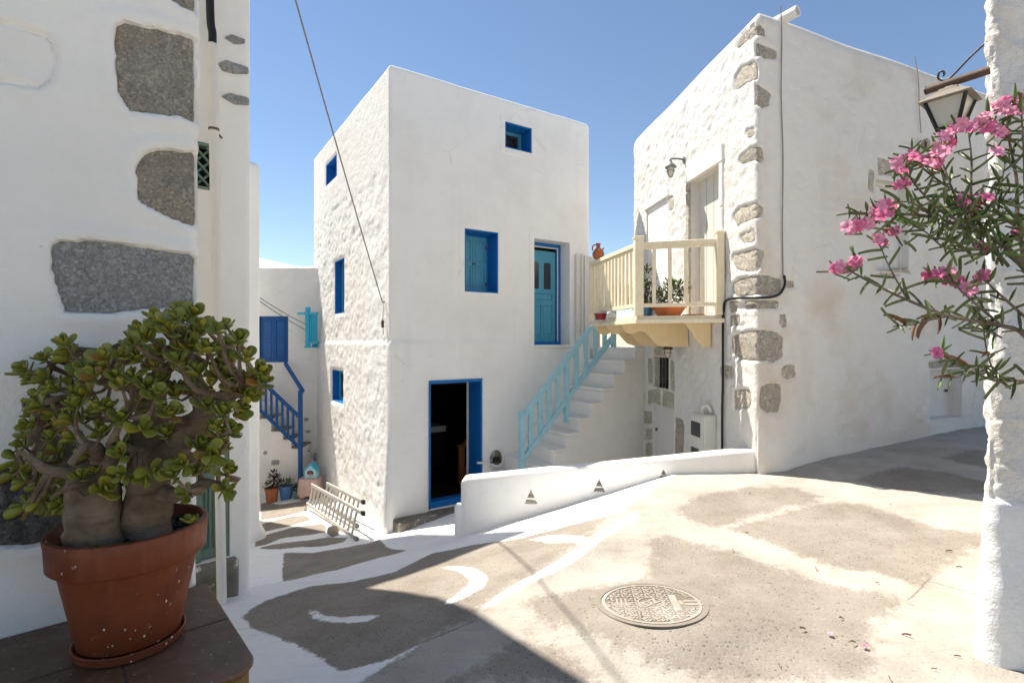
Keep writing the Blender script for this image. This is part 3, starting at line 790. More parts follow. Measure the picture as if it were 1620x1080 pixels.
# meter niche by the steps: a half-round recess with a pipe
na, ncz = FF.px(784, 727, .03)
m = MB(FF); n = 12
arc = [(na+.15*math.cos(t), ncz+.02+.17*math.sin(t)) for t in [math.pi*k/n for k in range(n+1)]]
arci = [(na+.115*math.cos(t), ncz+.02+.135*math.sin(t)) for t in [math.pi*k/n for k in range(n+1)]]
for i in range(n):
    m.prism([arc[i], arc[i+1], arci[i+1], arci[i]], .0, .055)
m.box(na-.15, na-.115, .0, .055, ncz-.10, ncz+.02); m.box(na+.115, na+.15, .0, .055, ncz-.10, ncz+.02)
nb = m.build('niche_rim', M['stair'], house, .006)
m = MB(FF); m.prism(arci+[(na-.115, ncz-.09), (na+.115, ncz-.09)], .0, .026); m.build('niche_back', M['step'], nb)
m = MB(FF); m.box(na-.05, na+.06, .026, .07, ncz-.03, ncz+.05); m.build('socket_box', M['blackm'], nb, .006)
m = MB(FF); m.tube(smooth_path([FF(na-.34, .05, ncz+.0), FF(na-.2, .05, ncz-.02), FF(na-.08, .06, ncz-.06), FF(na+.02, .07, ncz-.09), FF(na+.12, .06, ncz-.05)]), .018, 7); m.build('pipe', M['stair'], nb, smooth=True)
# doorstep
ds = [gp(p, q) for p, q in ((627, 846), (700, 838), (736, 830))]
m = MB(FF); aL = FF.px(622, 540)[0]
m.box(aL-.02, 1.75, -.05, .30, Z(-3.0), Z(-2.46)); dst = m.build('doorstep', M['step'], None, .03, True, FF(.8, .15, Z(-2.6)), .01, 2)
tag(dst, 'rough grey concrete doorstep in front of the dark blue-framed doorway', 'doorstep')
# wall conduit and insulator near the house corner
ca, cz = FL.px(607, 512, .03)
wi = thing('wall_insulator', 'small weathered cable insulator with a thin wire on the corner of the white house', 'insulator', FL(ca, .03, cz))
m = MB(); m.lathe([(.0, -.06), (.022, -.05), (.022, -.02), (.014, -.01), (.022, 0), (.022, .03), (.012, .05)], FL(ca, .045, cz), 10); m.build('spool', M['rust'], wi, smooth=True)
_, cz2 = FL.px(604, 478, .03)
m = MB(); m.tube([FL(ca, .04, cz2), FL(ca, .035, cz2-.1), FL(ca, .045, cz+.05)], .005, 6); m.tube([FL(ca, -.02, cz2), FL(ca, .05, cz2)], .012, 6); m.build('wire', M['rope'], wi)
m = MB(); m.tube([FL(ca, .045, cz-.05), FL(ca+.01, .03, cz-.16)], .005, 6); m.build('wire', M['rope'], wi)

# ---- near left wall with the big exposed stones
NU = Vector((.751, .661)); NB = Vector((-.661, .751)); nC = Vector((-.600*2.15, 2.15))
NL = Loft([nC-NU*4.2, nC, nC+NB*1.3, nC-NU*4.2+NB*1.3], [.05, .035, .05, .05])
nwall = thing('stone_walled_house', 'thick whitewashed house wall at the left with large exposed grey stones behind the potted plant', 'house', (nC.x-.8, nC.y-.2, 0))
fN = NL.frame(0); cN = NL.frame(0)
def k1(pts, s=.4815, ox=0, oy=0): return [fN.px(ox+a*s, oy+b*s) for a, b in pts]
CL = NL.L[0]
near_st = [(k1([(383, 85), (410, 72), (520, 98), (642, 128), (640, 280), (652, 400), (590, 380), (430, 362), (390, 300), (380, 160)]), 'stone_brown'),
           (k1([(452, 545), (475, 505), (520, 490), (645, 500), (645, 742), (590, 725), (530, 700), (455, 655)]), 'stone_brown'),
           (k1([(170, 800), (290, 790), (440, 810), (646, 842), (650, 1012), (500, 1012), (330, 1030), (215, 1022), (190, 950), (172, 880)]), 'stone_grey'),
           (k1([(560, -60), (640, -60), (632, 38), (600, 22), (566, 2)]), 'stone_brown'),
           (k1([(-80, 742), (30, 742), (75, 760), (125, 800), (108, 848), (40, 862), (-80, 868)], 1.0), 'stone_dark')]
crk = k1([(-60, 50), (0, 62), (80, 92), (150, 105), (178, 140), (187, 190), (178, 232), (130, 288), (60, 270), (-60, 262)])
near_st = [([(a+.022*(a > CL-.06), c) for a, c in p], mt) for p, mt in near_st]
near_sd = [(p, [Vector(q) for q in stone_poly(p, .022, .007, 3+k)]) for k, (p, _) in enumerate(near_st)]
crk_sd = stone_poly(crk, .03, .008, 2)
def near_disp(i, t, z):
    if i not in (0, 1): return None
    S = t if i == 0 else NL.L[0]+t
    d = np.array([.010*mn.noise((S*2.2, zz*2.2, 1))+.004*mn.noise((S*7, zz*7, 2)) for zz in z])
    Sx = np.full(z.shape, S)
    for _, ol in near_sd:
        sd = sdist(Sx, z, ol)
        lip = .010*np.exp(-((sd+.03)/.03)**2)
        d = d+lip*(sd < .02)-(.035+lip*0)*sstep(-.006, .004, sd)
    sd = sdist(Sx, z, crk_sd)
    d = d+.012*sstep(0, .012, sd)*0 - .020*np.exp(-(sd/.008)**2) - .010*sstep(0, .02, sd)+ sstep(0, .03, sd)*np.array([.010*mn.noise((S*9, zz*9, 7)) for zz in z])
    return d
NL.mesh('wall', M['near'], nwall, Z(-2.3), Z(5.0), .1, .0085, [.0085, .05, .5, .5], (), None, None)
bpy.data.objects.remove(nwall.children[-1])
def NL_mesh():
    # fine columns only where the wall is in view
    L = NL.L[0]; save = NL.L[0]
    class Tmp(Loft): pass
    n = Loft([nC-NU*1.25, nC, nC+NB*1.3, nC-NU*1.25+NB*1.3], [.0, .035, .05, .0])
    off = L-n.L[0]
    def dsp(i, t, z):
        return near_disp(0, t+off, z) if i == 0 else (near_disp(1, t, z) if i == 1 else None)
    n.mesh('wall', M['near'], nwall, Z(-2.3), Z(5.0), .1, .011, [.009, .05, .5, .5], (), dsp)
NL_mesh()
m = MB(fN); m.box(0, CL-1.25, -1.3, 0, Z(-2.3), Z(5.0)); m.build('wall_end', M['near'], nwall)
for k, (p, mt) in enumerate(near_st):
    stone(NL, p, M[mt], nwall, -.002, .003, .06, .022, .007, 3+k, (1.03, 1.0, .96, .85, .65, .4, .2))

# ---- second left house with the green door
eC = Vector((-.4988*3.88, 3.88))
SL = Loft([eC-NU*1.9, eC, eC+NB*2.0, eC-NU*1.9+NB*2.0], [.04, .05, .05, .05])
fS = SL.frame(0)
shouse = thing('set_back_house', 'narrow white house set back behind the drainpipe with a sage green door and lattice window', 'house', (eC.x-.7, eC.y, Z(-2.2)))
a0w = fS.px(300, 540)[0]; wS = (fS.px(296, 540)[0], fS.px(347, 540)[0], fS.px(347, 304)[1], fS.px(347, 231)[1])
dS = (fS.px(306, 540)[0], fS.px(364, 540)[0], fS.px(364, 880)[1], fS.px(364, 625)[1])
def sdisp(i, t, z):
    if i == 0:
        d = np.array([.010*mn.noise((t*2, zz*1.2, 21))+.003*mn.noise((t*8, zz*8, 2)) for zz in z])
        return d-.016*sstep(fS.px(380, 540)[0]-.01, fS.px(380, 540)[0]+.01, t)*0 + .05*sstep(Z(-1.9), Z(-2.5), z)*sstep(.9, 1.9, t)
    return None
SL.mesh('wall', M['near'], shouse, Z(-3.0), Z(4.2), .1, .035, [.035, .3, .5, .5], [(0, *wS, .16), (0, *dS, .14)], sdisp)
w = lining('window', fS, wS, .10, M['greenp'], shouse, .022, .004)
a0, a1, c0, c1 = wS
m = MB(fS)
for k in range(-8, 9):
    for sgn in (1, -1):
        p0 = Vector((a0, (c0+c1)/2+k*.085)); dv = Vector((1, sgn*1.05))
        # clip the slat to the opening
        ts = []
        x0, x1 = a0+.02, a1-.02
        zA = p0.y; zB = p0.y+sgn*1.05*(x1-x0); tA, tB = 0., 1.
        for lim, sg in ((c0+.02, 1), (c1-.02, -1)):
            fA, fB = sg*(zA-lim), sg*(zB-lim)
            if fA < 0 and fB < 0: tA, tB = 1, 0
            elif fA < 0: tA = max(tA, fA/(fA-fB))
            elif fB < 0: tB = min(tB, fA/(fA-fB))
        if tB-tA > .05:
            q = MB(fS); A = (x0+(x1-x0)*tA, zA+(zB-zA)*tA); B = (x0+(x1-x0)*tB, zA+(zB-zA)*tB)
            q.beam(fS(A[0], -.05-.008*sgn, A[1]), fS(B[0], -.05-.008*sgn, B[1]), .014, .022, fS.n); q.build('lattice_slat', M['greenp'], w)
m = MB(fS); m.box(a0+.02, a1-.02, -.15, -.14, c0+.02, c1-.02); m.build('dark_board', M['blackm'], w)
dg = lining('green_door', fS, dS, .12, M['greenp'], shouse, .05, -.02, False)
a0, a1, c0, c1 = dS
panel_leaf('door_leaf', fS, a0+.05, a1-.05, c0+.01, c1-.05, -.06, M['greenp'], dg, [(.14, .45, .06, .48), (.55, .86, .06, .48), (.14, .45, .55, .94), (.55, .86, .55, .94)])
m = MB(fS); m.box(a0-.1, a1+.05, -.1, .05, Z(-3), c0-.004); m.build('door_sill', M['step'], shouse, .02)
def kS(pts): 
    return [fS.px(a, b) for a, b in pts]
for k, q in enumerate([[(354, 60), (366, 56), (388, 64), (387, 71), (370, 71)], [(344, 101), (356, 96), (393, 108), (394, 118), (372, 118), (352, 113)], [(350, 153), (362, 148), (395, 156), (395, 167), (372, 166)]]):
    stone(SL, kS(q), M['stone_grey'], shouse, .022, .004, .06, .012, .002, 30+k, (1.02, .97, .8, .5))

# ---- low wall end and an unseen taller house added to throw the far shade across the lane
mq = gp(412, 851); mC = Vector((mq.x, mq.y))
topz = EYE+(540-256)/FPX*mC.y
ML = Loft([mC-NU*1.6, mC, mC+NB*2.2, mC-NU*1.6+NB*2.2], [.04, .06, .06, .04])
lowh = thing('low_house', 'low white house corner just right of the set back house, beside the lane', 'house', (mC.x-.6, mC.y, mq.z))
def ldisp(i, t, z): return np.array([.012*mn.noise((t*2, zz*1.5, 33)) for zz in z])+.09*sstep(mq.z+.28, mq.z+.02, z) if i in (0, 1) else None
ML.mesh('wall', M['white'], lowh, Z(-3.6), topz, .12, .06, [.06, .2, .5, .5], (), ldisp)
tC = Vector((-.4996*(mC.y+.06), mC.y+.06))
TL = Loft([tC-NU*3.0, tC, tC+NB*2.5, tC-NU*3.0+NB*2.5], [.05]*4)
tall = thing('shade_house', 'tall plain white house added out of view behind the low house to shade the lane', 'house', (tC.x-1, tC.y, Z(-3)))
TL.mesh('wall', M['white'], tall, Z(-3.6), Z(6.9), .1, .3, [.3]*4)

# ---- right stone house
RU = Vector((.9126, .4089)); RV = Vector((-.132, .991)); K0 = Vector((2.585, 5.5))
RL = Loft([K0, K0+RU*7.2, K0+RU*7.2+RV*3.65, K0+RV*3.65], [.05, .1, .1, .12])
rhouse = thing('rubble_stone_house', 'whitewashed rubble stone house at the right with bare quoin stones and a cream balcony', 'house', (K0.x+1.2, K0.y+1.6, Z(-1.4)))
fR, fW = RL.frame(0), RL.frame(3); TOT = sum(RL.L); CPX = 1199
def rs(px, py):
    if px < CPX:
        t, z = fW.px(px, py); return (RL.cum[3]+t, z)
    t, z = fR.px(px, py); return (TOT+t, z)
def k7(pts): return [rs(990+a*.4076, b*.4076) for a, b in pts]
def k6(pts): return [rs(910+a*.3519, 340+b*.3519) for a, b in pts]
def k4(pts): return [rs(900+a/4.154, 480+b/4.154) for a, b in pts]
dR1 = (fW.px(1093, 540)[0], fW.px(1139, 540)[0], Z(.31), fW.px(1139, 259)[1])
dR1 = (min(dR1[:2]), max(dR1[:2]), dR1[2], dR1[3])
dR2 = (fW.px(1023, 540)[0], fW.px(1056, 540)[0], Z(.31), fW.px(1056, 312)[1])
wR3 = (fW.px(1033, 540)[0], fW.px(1058, 540)[0], fW.px(1058, 616)[1], fW.px(1058, 566)[1])
dR4 = (fW.px(1032, 540)[0], fW.px(1066, 540)[0], Z(-2.3), fW.px(1066, 650)[1])
wR5 = (fR.px(1386, 540)[0], fR.px(1438, 540)[0], fR.px(1386, 428)[1], fR.px(1386, 283)[1])
wR6 = (fR.px(1471, 540)[0], fR.px(1522, 540)[0], fR.px(1471, 664)[1], fR.px(1471, 585)[1])
quoins = [(k7([(425, 190), (432, 150), (460, 118), (500, 97), (540, 105), (550, 125), (545, 146), (500, 138), (462, 165), (436, 190)]), 'stone'),
          (k7([(503, 166), (540, 175), (592, 196), (590, 231), (540, 226), (503, 218)]), 'stone'),
          (k7([(422, 300), (445, 262), (497, 238), (512, 246), (512, 305), (490, 312), (455, 330), (424, 355)]), 'stone_cream'),
          (k7([(500, 330), (540, 340), (570, 366), (560, 412), (530, 418), (500, 408)]), 'stone'),
          (k7([(440, 612), (480, 574), (512, 566), (536, 578), (542, 622), (520, 630), (500, 622), (470, 632), (440, 640)]), 'stone'),
          (k7([(464, 505), (498, 494), (500, 530), (470, 537)]), 'stone_cream'),
          (k7([(414, 832), (440, 803), (500, 790), (540, 802), (540, 836), (512, 842), (470, 858), (430, 880), (418, 860)]), 'stone_cream'),
          (k7([(440, 912), (500, 890), (502, 935), (446, 946)]), 'stone_cream'),
          (k7([(412, 992), (455, 975), (505, 962), (543, 975), (535, 1025), (505, 1060), (430, 1050), (414, 1020)]), 'stone_cream'),
          (k6([(700, 312), (735, 287), (800, 275), (850, 268), (925, 285), (940, 300), (936, 342), (880, 366), (800, 362), (722, 368), (702, 345)]), 'stone'),
          (k6([(757, 386), (830, 383), (922, 386), (920, 419), (830, 422), (757, 419)]), 'stone'),
          (k6([(690, 441), (735, 445), (742, 470), (736, 500), (690, 494)]), 'stone'),
          (k6([(922, 442), (950, 445), (957, 470), (952, 508), (932, 510), (922, 480)]), 'stone'),
          (k6([(697, 548), (760, 522), (850, 516), (915, 528), (940, 545), (940, 640), (900, 664), (820, 655), (732, 650), (700, 610)]), 'stone'),
          (k6([(930, 684), (960, 670), (992, 674), (1000, 728), (970, 740), (936, 736)]), 'stone_cream'),
          (k6([(646, 682), (672, 672), (712, 688), (714, 728), (680, 735), (650, 728)]), 'stone_cream'),
          (k6([(712, 788), (750, 780), (782, 786), (794, 830), (782, 868), (712, 875)]), 'stone_cream'),
          (k6([(832, 778), (870, 757), (925, 757), (932, 830), (915, 888), (860, 890), (828, 860)]), 'stone'),
          (k6([(944, 293), (988, 293), (988, 330), (944, 330)]), 'stone'),
          (k6([(688, 388), (726, 386), (727, 436), (692, 438)]), 'stone'),
          (k7([(160, 766), (182, 762), (190, 790), (182, 815), (160, 824)]), 'stone_cream'),
          (k4([(553, 350), (553, 300), (585, 266), (612, 282), (628, 266), (640, 310), (640, 350)]), 'stone_cream'),
          (k4([(513, 358), (548, 362), (549, 530), (517, 520)]), 'stone_cream'),
          (k4([(660, 366), (690, 380), (695, 578), (661, 572)]), 'stone_cream'),
          (k4([(512, 570), (600, 553), (604, 680), (560, 655), (515, 660)]), 'stone_cream'),
          (k4([(608, 558), (690, 592), (690, 706), (608, 680)]), 'stone_cream'),
          (k4([(488, 704), (545, 712), (546, 792), (490, 786)]), 'stone_cream'),
          (k4([(498, 822), (546, 826), (546, 893), (499, 889)]), 'stone_cream'),
          (k4([(500, 914), (547, 916), (548, 1010), (501, 1010)]), 'stone_cream'),
          (k4([(694, 738), (745, 765), (756, 800), (752, 975), (694, 990)]), 'stone'),
          ([rs(a, b) for a, b in ((1389, 248), (1440, 262), (1440, 280), (1389, 276))], 'stone_cream'),
          ([rs(a, b) for a, b in ((1376, 266), (1385, 268), (1385, 305), (1376, 302))], 'stone_cream'),
          ([rs(a, b) for a, b in ((1440, 310), (1456, 314), (1456, 345), (1440, 343))], 'stone_cream'),
          ([rs(a, b) for a, b in ((1390, 428), (1440, 424), (1444, 434), (1392, 438))], 'stone_cream'),
          ([rs(a, b) for a, b in ((1469, 573), (1500, 566), (1526, 574), (1524, 584), (1470, 584))], 'stone')]
qsd = [(ol, min(p[0] for p in ol)-.1, max(p[0] for p in ol)+.1) for ol in (stone_poly(q, .04, .01, 60+k) for k, (q, _) in enumerate(quoins))]
def rdisp(i, t, z):
    if i not in (0, 3): return None
    S = RL.cum[3]+t if i == 3 else TOT+t
    if i == 3: d = rubble(S, z, 3.3, .023, 40.)
    else:
        d = rubble(S, z, 2.6, .022, 50.)+.10*sstep(Z(-.6), Z(-1.4), z)*sstep(1.2, .0, t)
    d = d*(.35+.65*sstep(0., .35, abs(S-TOT)))*sstep(Z(3.5), Z(3.2), z)
    Sx = np.full(z.shape, S)
    for ol, s0, s1 in qsd:
        if s0 < S < s1:
            sd = sdist(Sx, z, ol); d = d*(1-sstep(-.06, .0, sd))-.024*sstep(-.012, .006, sd)+.005*np.exp(-((sd+.03)/.03)**2)
    return d
opsR = [(3, *dR1, .135), (3, *dR2, .05), (3, *wR3, .2), (3, *dR4, .1), (0, *wR5, .12), (0, *wR6, .16)]
RL.mesh('wall', M['rubble2'], rhouse, Z(-2.6), Z(3.56), .20, .024, [.035, .4, .5, .024], opsR, rdisp, lambda i, t: .02*mn.noise((RL.cum[i]+t, 0, 77)), .3)
for k, (q, mt) in enumerate(quoins):
    stone(RL, q, M[mt], rhouse, -.006, .006, .07, .035, .016, 60+k, (1.05, .98, .85, .6, .3))
rw = [o for o in rhouse.children if o.name.startswith('wall')][0]
M['shadelime'] = whitewash('whitewash_shaded_face', base=(.70, .67, .625), dirt=(.58, .48, .37), dirt_amt=.75, b1=.006, b2=.003, fine=40, streak=.2)  # right face: warm dirt, and its shade toned into the limewash colour
rw.data.materials.append(M['shadelime'])
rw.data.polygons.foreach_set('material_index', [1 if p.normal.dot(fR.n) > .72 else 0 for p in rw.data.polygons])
# upper door with stone surround
a0, a1, c0, c1 = dR1
m = MB(fW); m.box(a0, a1, -.2, -.125, c0, c1); ud = m.build('upper_door', M['offdoor'], rhouse); tag(ud, 'flush pale door in a stone surround above the balcony')
m = MB(fW); m.box(a1-.07, a1-.055, -.125, -.10, c0+.95, c0+1.0); m.build('handle', M['blackm'], ud, .004)
for k in range(1, 4):
    m = MB(fW); q = a0+(a1-a0)*k/4; m.box(q-.002, q+.002, -.126, -.1235, c0, c1); m.build('board_joint', M['grout'], ud)
lt = [fW.px(1000+a/5.4, 220+b/5.4, .0) for a, b in ((500, 238), (712, 98), (748, 128), (750, 208), (500, 358))]
st_l = [(RL.cum[3]+a, c) for a, c in lt]
m = MB(fW); m.box(a0-.10, a1+.10, -.12, .03, c1+.002, c1+.22); m.build('door_lintel', M['stair'], rhouse, .015, jit=.006)
hgt = c1-c0
for b0_, b1_ in ((0, .52), (.53, .93), (.94, 1.0)):
    m = MB(fW); m.box(a0-.10, a0-.002, -.13, .028, c0+hgt*b0_, c0+hgt*b1_); m.build('door_jamb', M['stone_cream'], rhouse, .012, jit=.006)
for b0_, b1_ in ((0, .7), (.71, 1.0)):
    m = MB(fW); m.box(a1+.002, a1+.09, -.13, .025, c0+hgt*b0_, c0+hgt*b1_); m.build('door_jamb', M['stair'], rhouse, .012, jit=.006)
a0, a1, c0, c1 = dR2
m = MB(fW); m.box(a0, a1, -.1, -.02, c0, c1); bd = m.build('blocked_door', M['white'], rhouse)
m = MB(fW); m.box(a0-.05, a1+.05, -.1, .022, c1+.002, c1+.12); m.build('door_lintel', M['stair'], rhouse, .012, jit=.005)
# barred window
a0, a1, c0, c1 = wR3
m = MB(fW); m.box(a0, a1, -.25, -.17, c0, c1); wb = m.build('barred_window', M['rust'], rhouse)
m = MB(fW); m.box(a0-.002, a0+.16, -.19, -.03, c0, c1); m.build('reveal_stone', M['stone'], wb, .01)
for k in range(4):
    q = a0+.2+(a1-a0-.24)*k/3.
    m = MB(fW); m.tube([fW(q, -.04, c0), fW(q, -.04, c1)], .013, 6); m.build('bar', M['blackm'], wb)
a0, a1, c0, c1 = dR4
m = MB(fW); m.box(a0, a1, -.15, -.06, c0, c1); ld = m.build('lower_door', M['offdoor'], rhouse); tag(ld, 'grey white low plank door under the barred window')
m = MB(fW); m.tube([fW(a0+.05, -.05, c1-.4), fW(a0+.05, -.05, c1-.36)], .02, 8); m.build('lock', M['rust'], ld)
a0, a1, c0, c1 = wR5
m = MB(fR); m.box(a0, a1, -.16, -.10, c0, c1); ws = m.build('shutter', M['offdoor'], rhouse)
m = MB(fR); ring(m, fR, a0, a1, c0, c1, .04, -.10, -.08); m.box((a0+a1)/2-.006, (a0+a1)/2+.006, -.10, -.096, c0, c1); m.build('shutter_frame', M['offdoor'], ws)
a0, a1, c0, c1 = wR6
m = MB(fR); m.box(a0, a1, -.2, -.15, c0, c1); ws = m.build('hatch', M['offdoor'], rhouse)
m = MB(fR); m.tube([fR(a1-.1, -.15, (c0+c1)/2+.02), fR(a1-.1, -.12, (c0+c1)/2+.02)], .018, 8); m.build('latch', M['rust'], ws)
# roof spout
spx = fR.px(1238, 26)
m = MB(); p0 = fR(spx[0]+.02, -.2, spx[1]+.0); p1 = fR(spx[0]+.08, .12, spx[1]+.01); sp = MB()
pts = []
d = (p1-p0).normalized(); sd_ = d.cross(Vector((0, 0, 1))).normalized(); up_ = sd_.cross(d)
vs, fs = [], []
K = 14
for rr in (.058, .047):
    for e in (p0, p1):
        for k in range(K): t = 2*math.pi*k/K; vs.append(e+(sd_*math.cos(t)+up_*math.sin(t))*rr)
for k in range(K):
    k2 = (k+1) % K
    fs += [(k, k2, K+k2, K+k), (2*K+k, 3*K+k, 3*K+k2, 2*K+k2), (K+k, K+k2, 3*K+k2, 3*K+k)]
sp.add(vs, fs); spo = sp.build('roof_spout', M['stair'], rhouse, smooth=True)
m = MB(); m.lathe([(.0, 0), (.06, .0)], (0, 0, 0), 12, False); 
m = MB(); vs = [p0.lerp(p1, .8)+(sd_*math.cos(2*math.pi*k/K)+up_*math.sin(2*math.pi*k/K))*.0468 for k in range(K)]
m.add(vs, [tuple(range(K))]); m.build('spout_inside', M['stone_dark'], spo)

# ---- right edge wall
RC = Vector((.906*2.5, 2.5)); U0 = Vector((.98, -.2)).normalized(); UB = Vector((.70, .714)).normalized()
QL = Loft([RC, RC+U0*2.6, RC+U0*2.6+Vector((1.0, 1.6)), RC+UB*2.6], [.05, .05, .05, .05])
rwall = thing('rough_wall', 'rough whitewashed wall corner at the right edge behind the oleander, with a freshly painted plinth', 'wall', (RC.x+.9, RC.y+.3, 0))
fQ = QL.frame(0)
def qdisp(i, t, z):
    if i not in (0, 3): return None
    S = t if i == 0 else -(QL.L[3]-t)
    d = np.zeros(len(z))
    for k, zz in enumerate(z):
        ridg = 1-abs(mn.noise((S*4+zz*1.5, zz*5, 60)))
        d[k] = .026*mn.noise((S*3, zz*2.6, 61))+.020*(ridg**3-.5)+.010*mn.noise((S*14, zz*14, 62))+.006*mn.noise((S*32, zz*32, 63))
    return d*.9
QL2 = Loft([RC, RC+U0*.9, RC+U0*.9+UB*.9, RC+UB*.9], [.04, .0, .0, .0])
QL2.mesh('wall', M['rough'], rwall, Z(-.95), Z(4.4), .08, .011, [.011, .4, .4, .03], (), qdisp)
m = MB(Frame((RC.x, RC.y, 0), (*U0, 0), (U0.y, -U0.x, 0))); m.box(.9, 2.6, -1.2, 0, Z(-1.9), Z(4.4)); m.build('wall_end', M['rough'], rwall)
def pdisp(i, t, z):
    if i not in (0, 3): return None
    S = t if i == 0 else -(QL2.L[3]-t)
    return np.array([.010*mn.noise((S*4, zz*4, 71))+.004*mn.noise((S*13, zz*13, 72)) for zz in z])+.035*sstep(Z(-.76), Z(-1.6), z)
pc = RC+(-U0-UB)*.0
nQ = Vector((U0.y, -U0.x)); nB = Vector((-UB.y, UB.x))
mm = (nQ+nB)/(1+nQ.dot(nB))*.016
PL = Loft([RC+mm, RC+nQ*.016+U0*2.6, RC+nQ*.016+U0*2.6+UB*.8, RC+nB*.016+UB*.9], [.05, .02, .02, .02])
PL.mesh('plinth', M['plinth'], rwall, Z(-1.9), Z(-.755), .03, .014, [.02, .4, .4, .04], (), pdisp, lambda i, t: .02*mn.noise((t*3, i, 5)), .05, .01)

# ================================================================== STRUCTURES IN THE LANE
# ---- parapet with triangular vents
pA = Vector(gp(729, 849).xy); pB = Vector((2.60, 5.56))
pU = (pB-pA).normalized(); pN = Vector((pU.y, -pU.x)); pf = Frame((pA.x, pA.y, 0), (*pU, 0), (*pN, 0))
pL = (pB-pA).length
par = thing('parapet_wall', 'low whitewashed parapet with three triangular vents along the edge of the terrace', 'wall', (pA.x+pL/2, pA.y, float(zg(pA.x+pL/2, pA.y-.1))))
zt0, zt1 = pf.px(740, 757)[1], pf.px(1178, 711)[1]
tris = []
for x, y0, y1, w_ in ((840, 774, 797, 21), (948, 757, 778, 19), (1050, 742, 757, 15)):
    a, ct = pf.px(x, y0); _, cb = pf.px(x, y1); al, _ = pf.px(x-w_/2, y1); ar, _ = pf.px(x+w_/2, y1)
    tris.append([(a, ct), (al, cb), (ar, cb)])
def ptop(a): return zt0+(zt1-zt0)*a/pL+.004*mn.noise((a*1.6, 2, 0))
R_ = .035; TH = .19
na_ = 90
gridA = sorted(set([round(v, 4) for v in np.linspace(0, pL, na_)]))
def par_mesh():
    prof = []
    # closed cross-section (b, dz from top, kind): front up, over, back down
    vs, fs = [], []
    sect = [(0, -9), (0, -.30), (0, -.2), (0, -.12), (0, -R_)] + [(-R_+R_*math.cos(t), -R_+R_*math.sin(t)) for t in [math.pi/8*k for k in range(1, 5)]] + [(-TH+R_-R_*math.sin(t), -R_+R_*math.cos(t)) for t in [math.pi/8*k for k in range(0, 5)]] + [(-TH, -.2), (-TH, -.4), (-TH, -9)]
    for a in gridA:
        e = 1 if R_ < a < 9 else 0
        end = .035*(1-min(1, a/.06))**2
        for b, dz in sect:
            z = ptop(a)+dz-(end*1.4 if dz > -.05 else 0); z = max(z, Z(-2.75))
            pp = pf(a, b, z); bulge = .006*mn.noise((a*2, z*3, b*2))
            if b > -.05 and z < ptop(a)-.3: bulge += .03*float(sstep(.12, 0., z-float(zg(pp.x, pp.y))))
            vs.append(pf(a, b+bulge-(end*(1 if b > -TH/2 else -1))*.6, z))
    n = len(sect)
    for i in range(len(gridA)-1):
        for k in range(n-1): fs.append((i*n+k, (i+1)*n+k, (i+1)*n+k+1, i*n+k+1))
        fs.append((i*n+n-1, (i+1)*n+n-1, (i+1)*n, i*n))
    fs.append(tuple(range(n))); fs.append(tuple((len(gridA)-1)*n+k for k in range(n))[::-1])
    o = raw_mesh('wall', vs, fs, M['white'], par)
    cut = MB(pf)
    for t in tris: cut.prism(t, -TH-.2, .2)
    co_ = cut.build('vent_cutter', None)
    bo_ = o.modifiers.new('b', 'BOOLEAN'); bo_.operation = 'DIFFERENCE'; bo_.object = co_; bo_.solver = 'EXACT'
    co_.location = (0, 0, 0)
    bpy.context.view_layer.update()
    dg_ = bpy.context.evaluated_depsgraph_get(); nm = bpy.data.meshes.new_from_object(o.evaluated_get(dg_))
    o.modifiers.clear(); o.data = nm
    bpy.data.objects.remove(co_)
    try: nm.set_sharp_from_angle(angle=math.radians(45))
    except Exception: pass
par_mesh()
for t in tris:
    a, ct = t[0]; al, cb = t[1]; ar, _ = t[2]; zc = cb+(ct-cb)*.36
    m = MB(pf); m.box(al+.02, ar-.02, -TH+.02, -.02, zc-.012, zc+.004); m.build('vent_tile', M['terra2'] if False else M['stair'], par)
m = MB(pf); zs = pf.px(722, 801)[1]
m.box(-.075, .05, -TH+.02, -.012, Z(-2.75), zs); m.build('end_step', M['white'], par, .03, True, seg=3)

# ---- outside stairs of the white house, with railing
stair = thing('outside_staircase', 'white masonry steps climbing along the front of the cube house to its upper door', 'staircase', FF(2.2, .5, Z(-2.4)))
SW = 1.0; z0s = Z(-2.42); zl_ = Z(-.10); nst = 11; t0s, t1s = 1.38, 3.78
rise = (zl_-z0s)/nst; run = (t1s-t0s)/(nst-1)
# side mass under the flight, one solid per step so every tread is a piece of its own
for k in range(nst-1):
    a0, a1 = t0s+k*run, t0s+(k+1)*run; zz = z0s+(k+1)*rise
    m = MB(FF); m.box(a0-.012, a1+.0, -.01, SW+.012, zz-.05, zz); m.build('step', M['stair'], stair, .012, jit=.008, seg=2)
    m = MB(FF); m.box(a0, a1, -.01, SW, Z(-2.7), zz-.05-.001); m.build('step_base', M['stair'], stair)
lx0 = t1s
m = MB(FF); m.box(lx0, 5.2, -.25, SW+.0, Z(-2.7), zl_-.05); m.box(lx0, 5.2, -.25, SW+.012, zl_-.0499, zl_); m.build('landing', M['stair'], stair, .006)
rail = thing('stair_railing', 'pale turquoise wooden railing on the white outside steps under the balcony', 'railing', FF(1.7, .74, Z(-2.0)))
RF = Frame(FF(0, .74, 0), FF.u, FF.n)
nA = RF.px(825, 655); nB_ = RF.px(896, 563); topE = RF.px(985, 470)
ba = RF.px(829, 728)[1]
def newel(a, zt, zb):
    m = MB(RF); m.box(a-.035, a+.035, -.035, .035, zb, zt); p = m.build('newel_post', M['railblue'], rail, .004)
    m = MB(RF); m.box(a-.043, a+.043, -.043, .043, zt, zt+.03); m.build('cap', M['railblue'], p, .006)
slope = (nB_[1]-nA[1])/(nB_[0]-nA[0])
slope = min(max(slope, .9), 1.15)
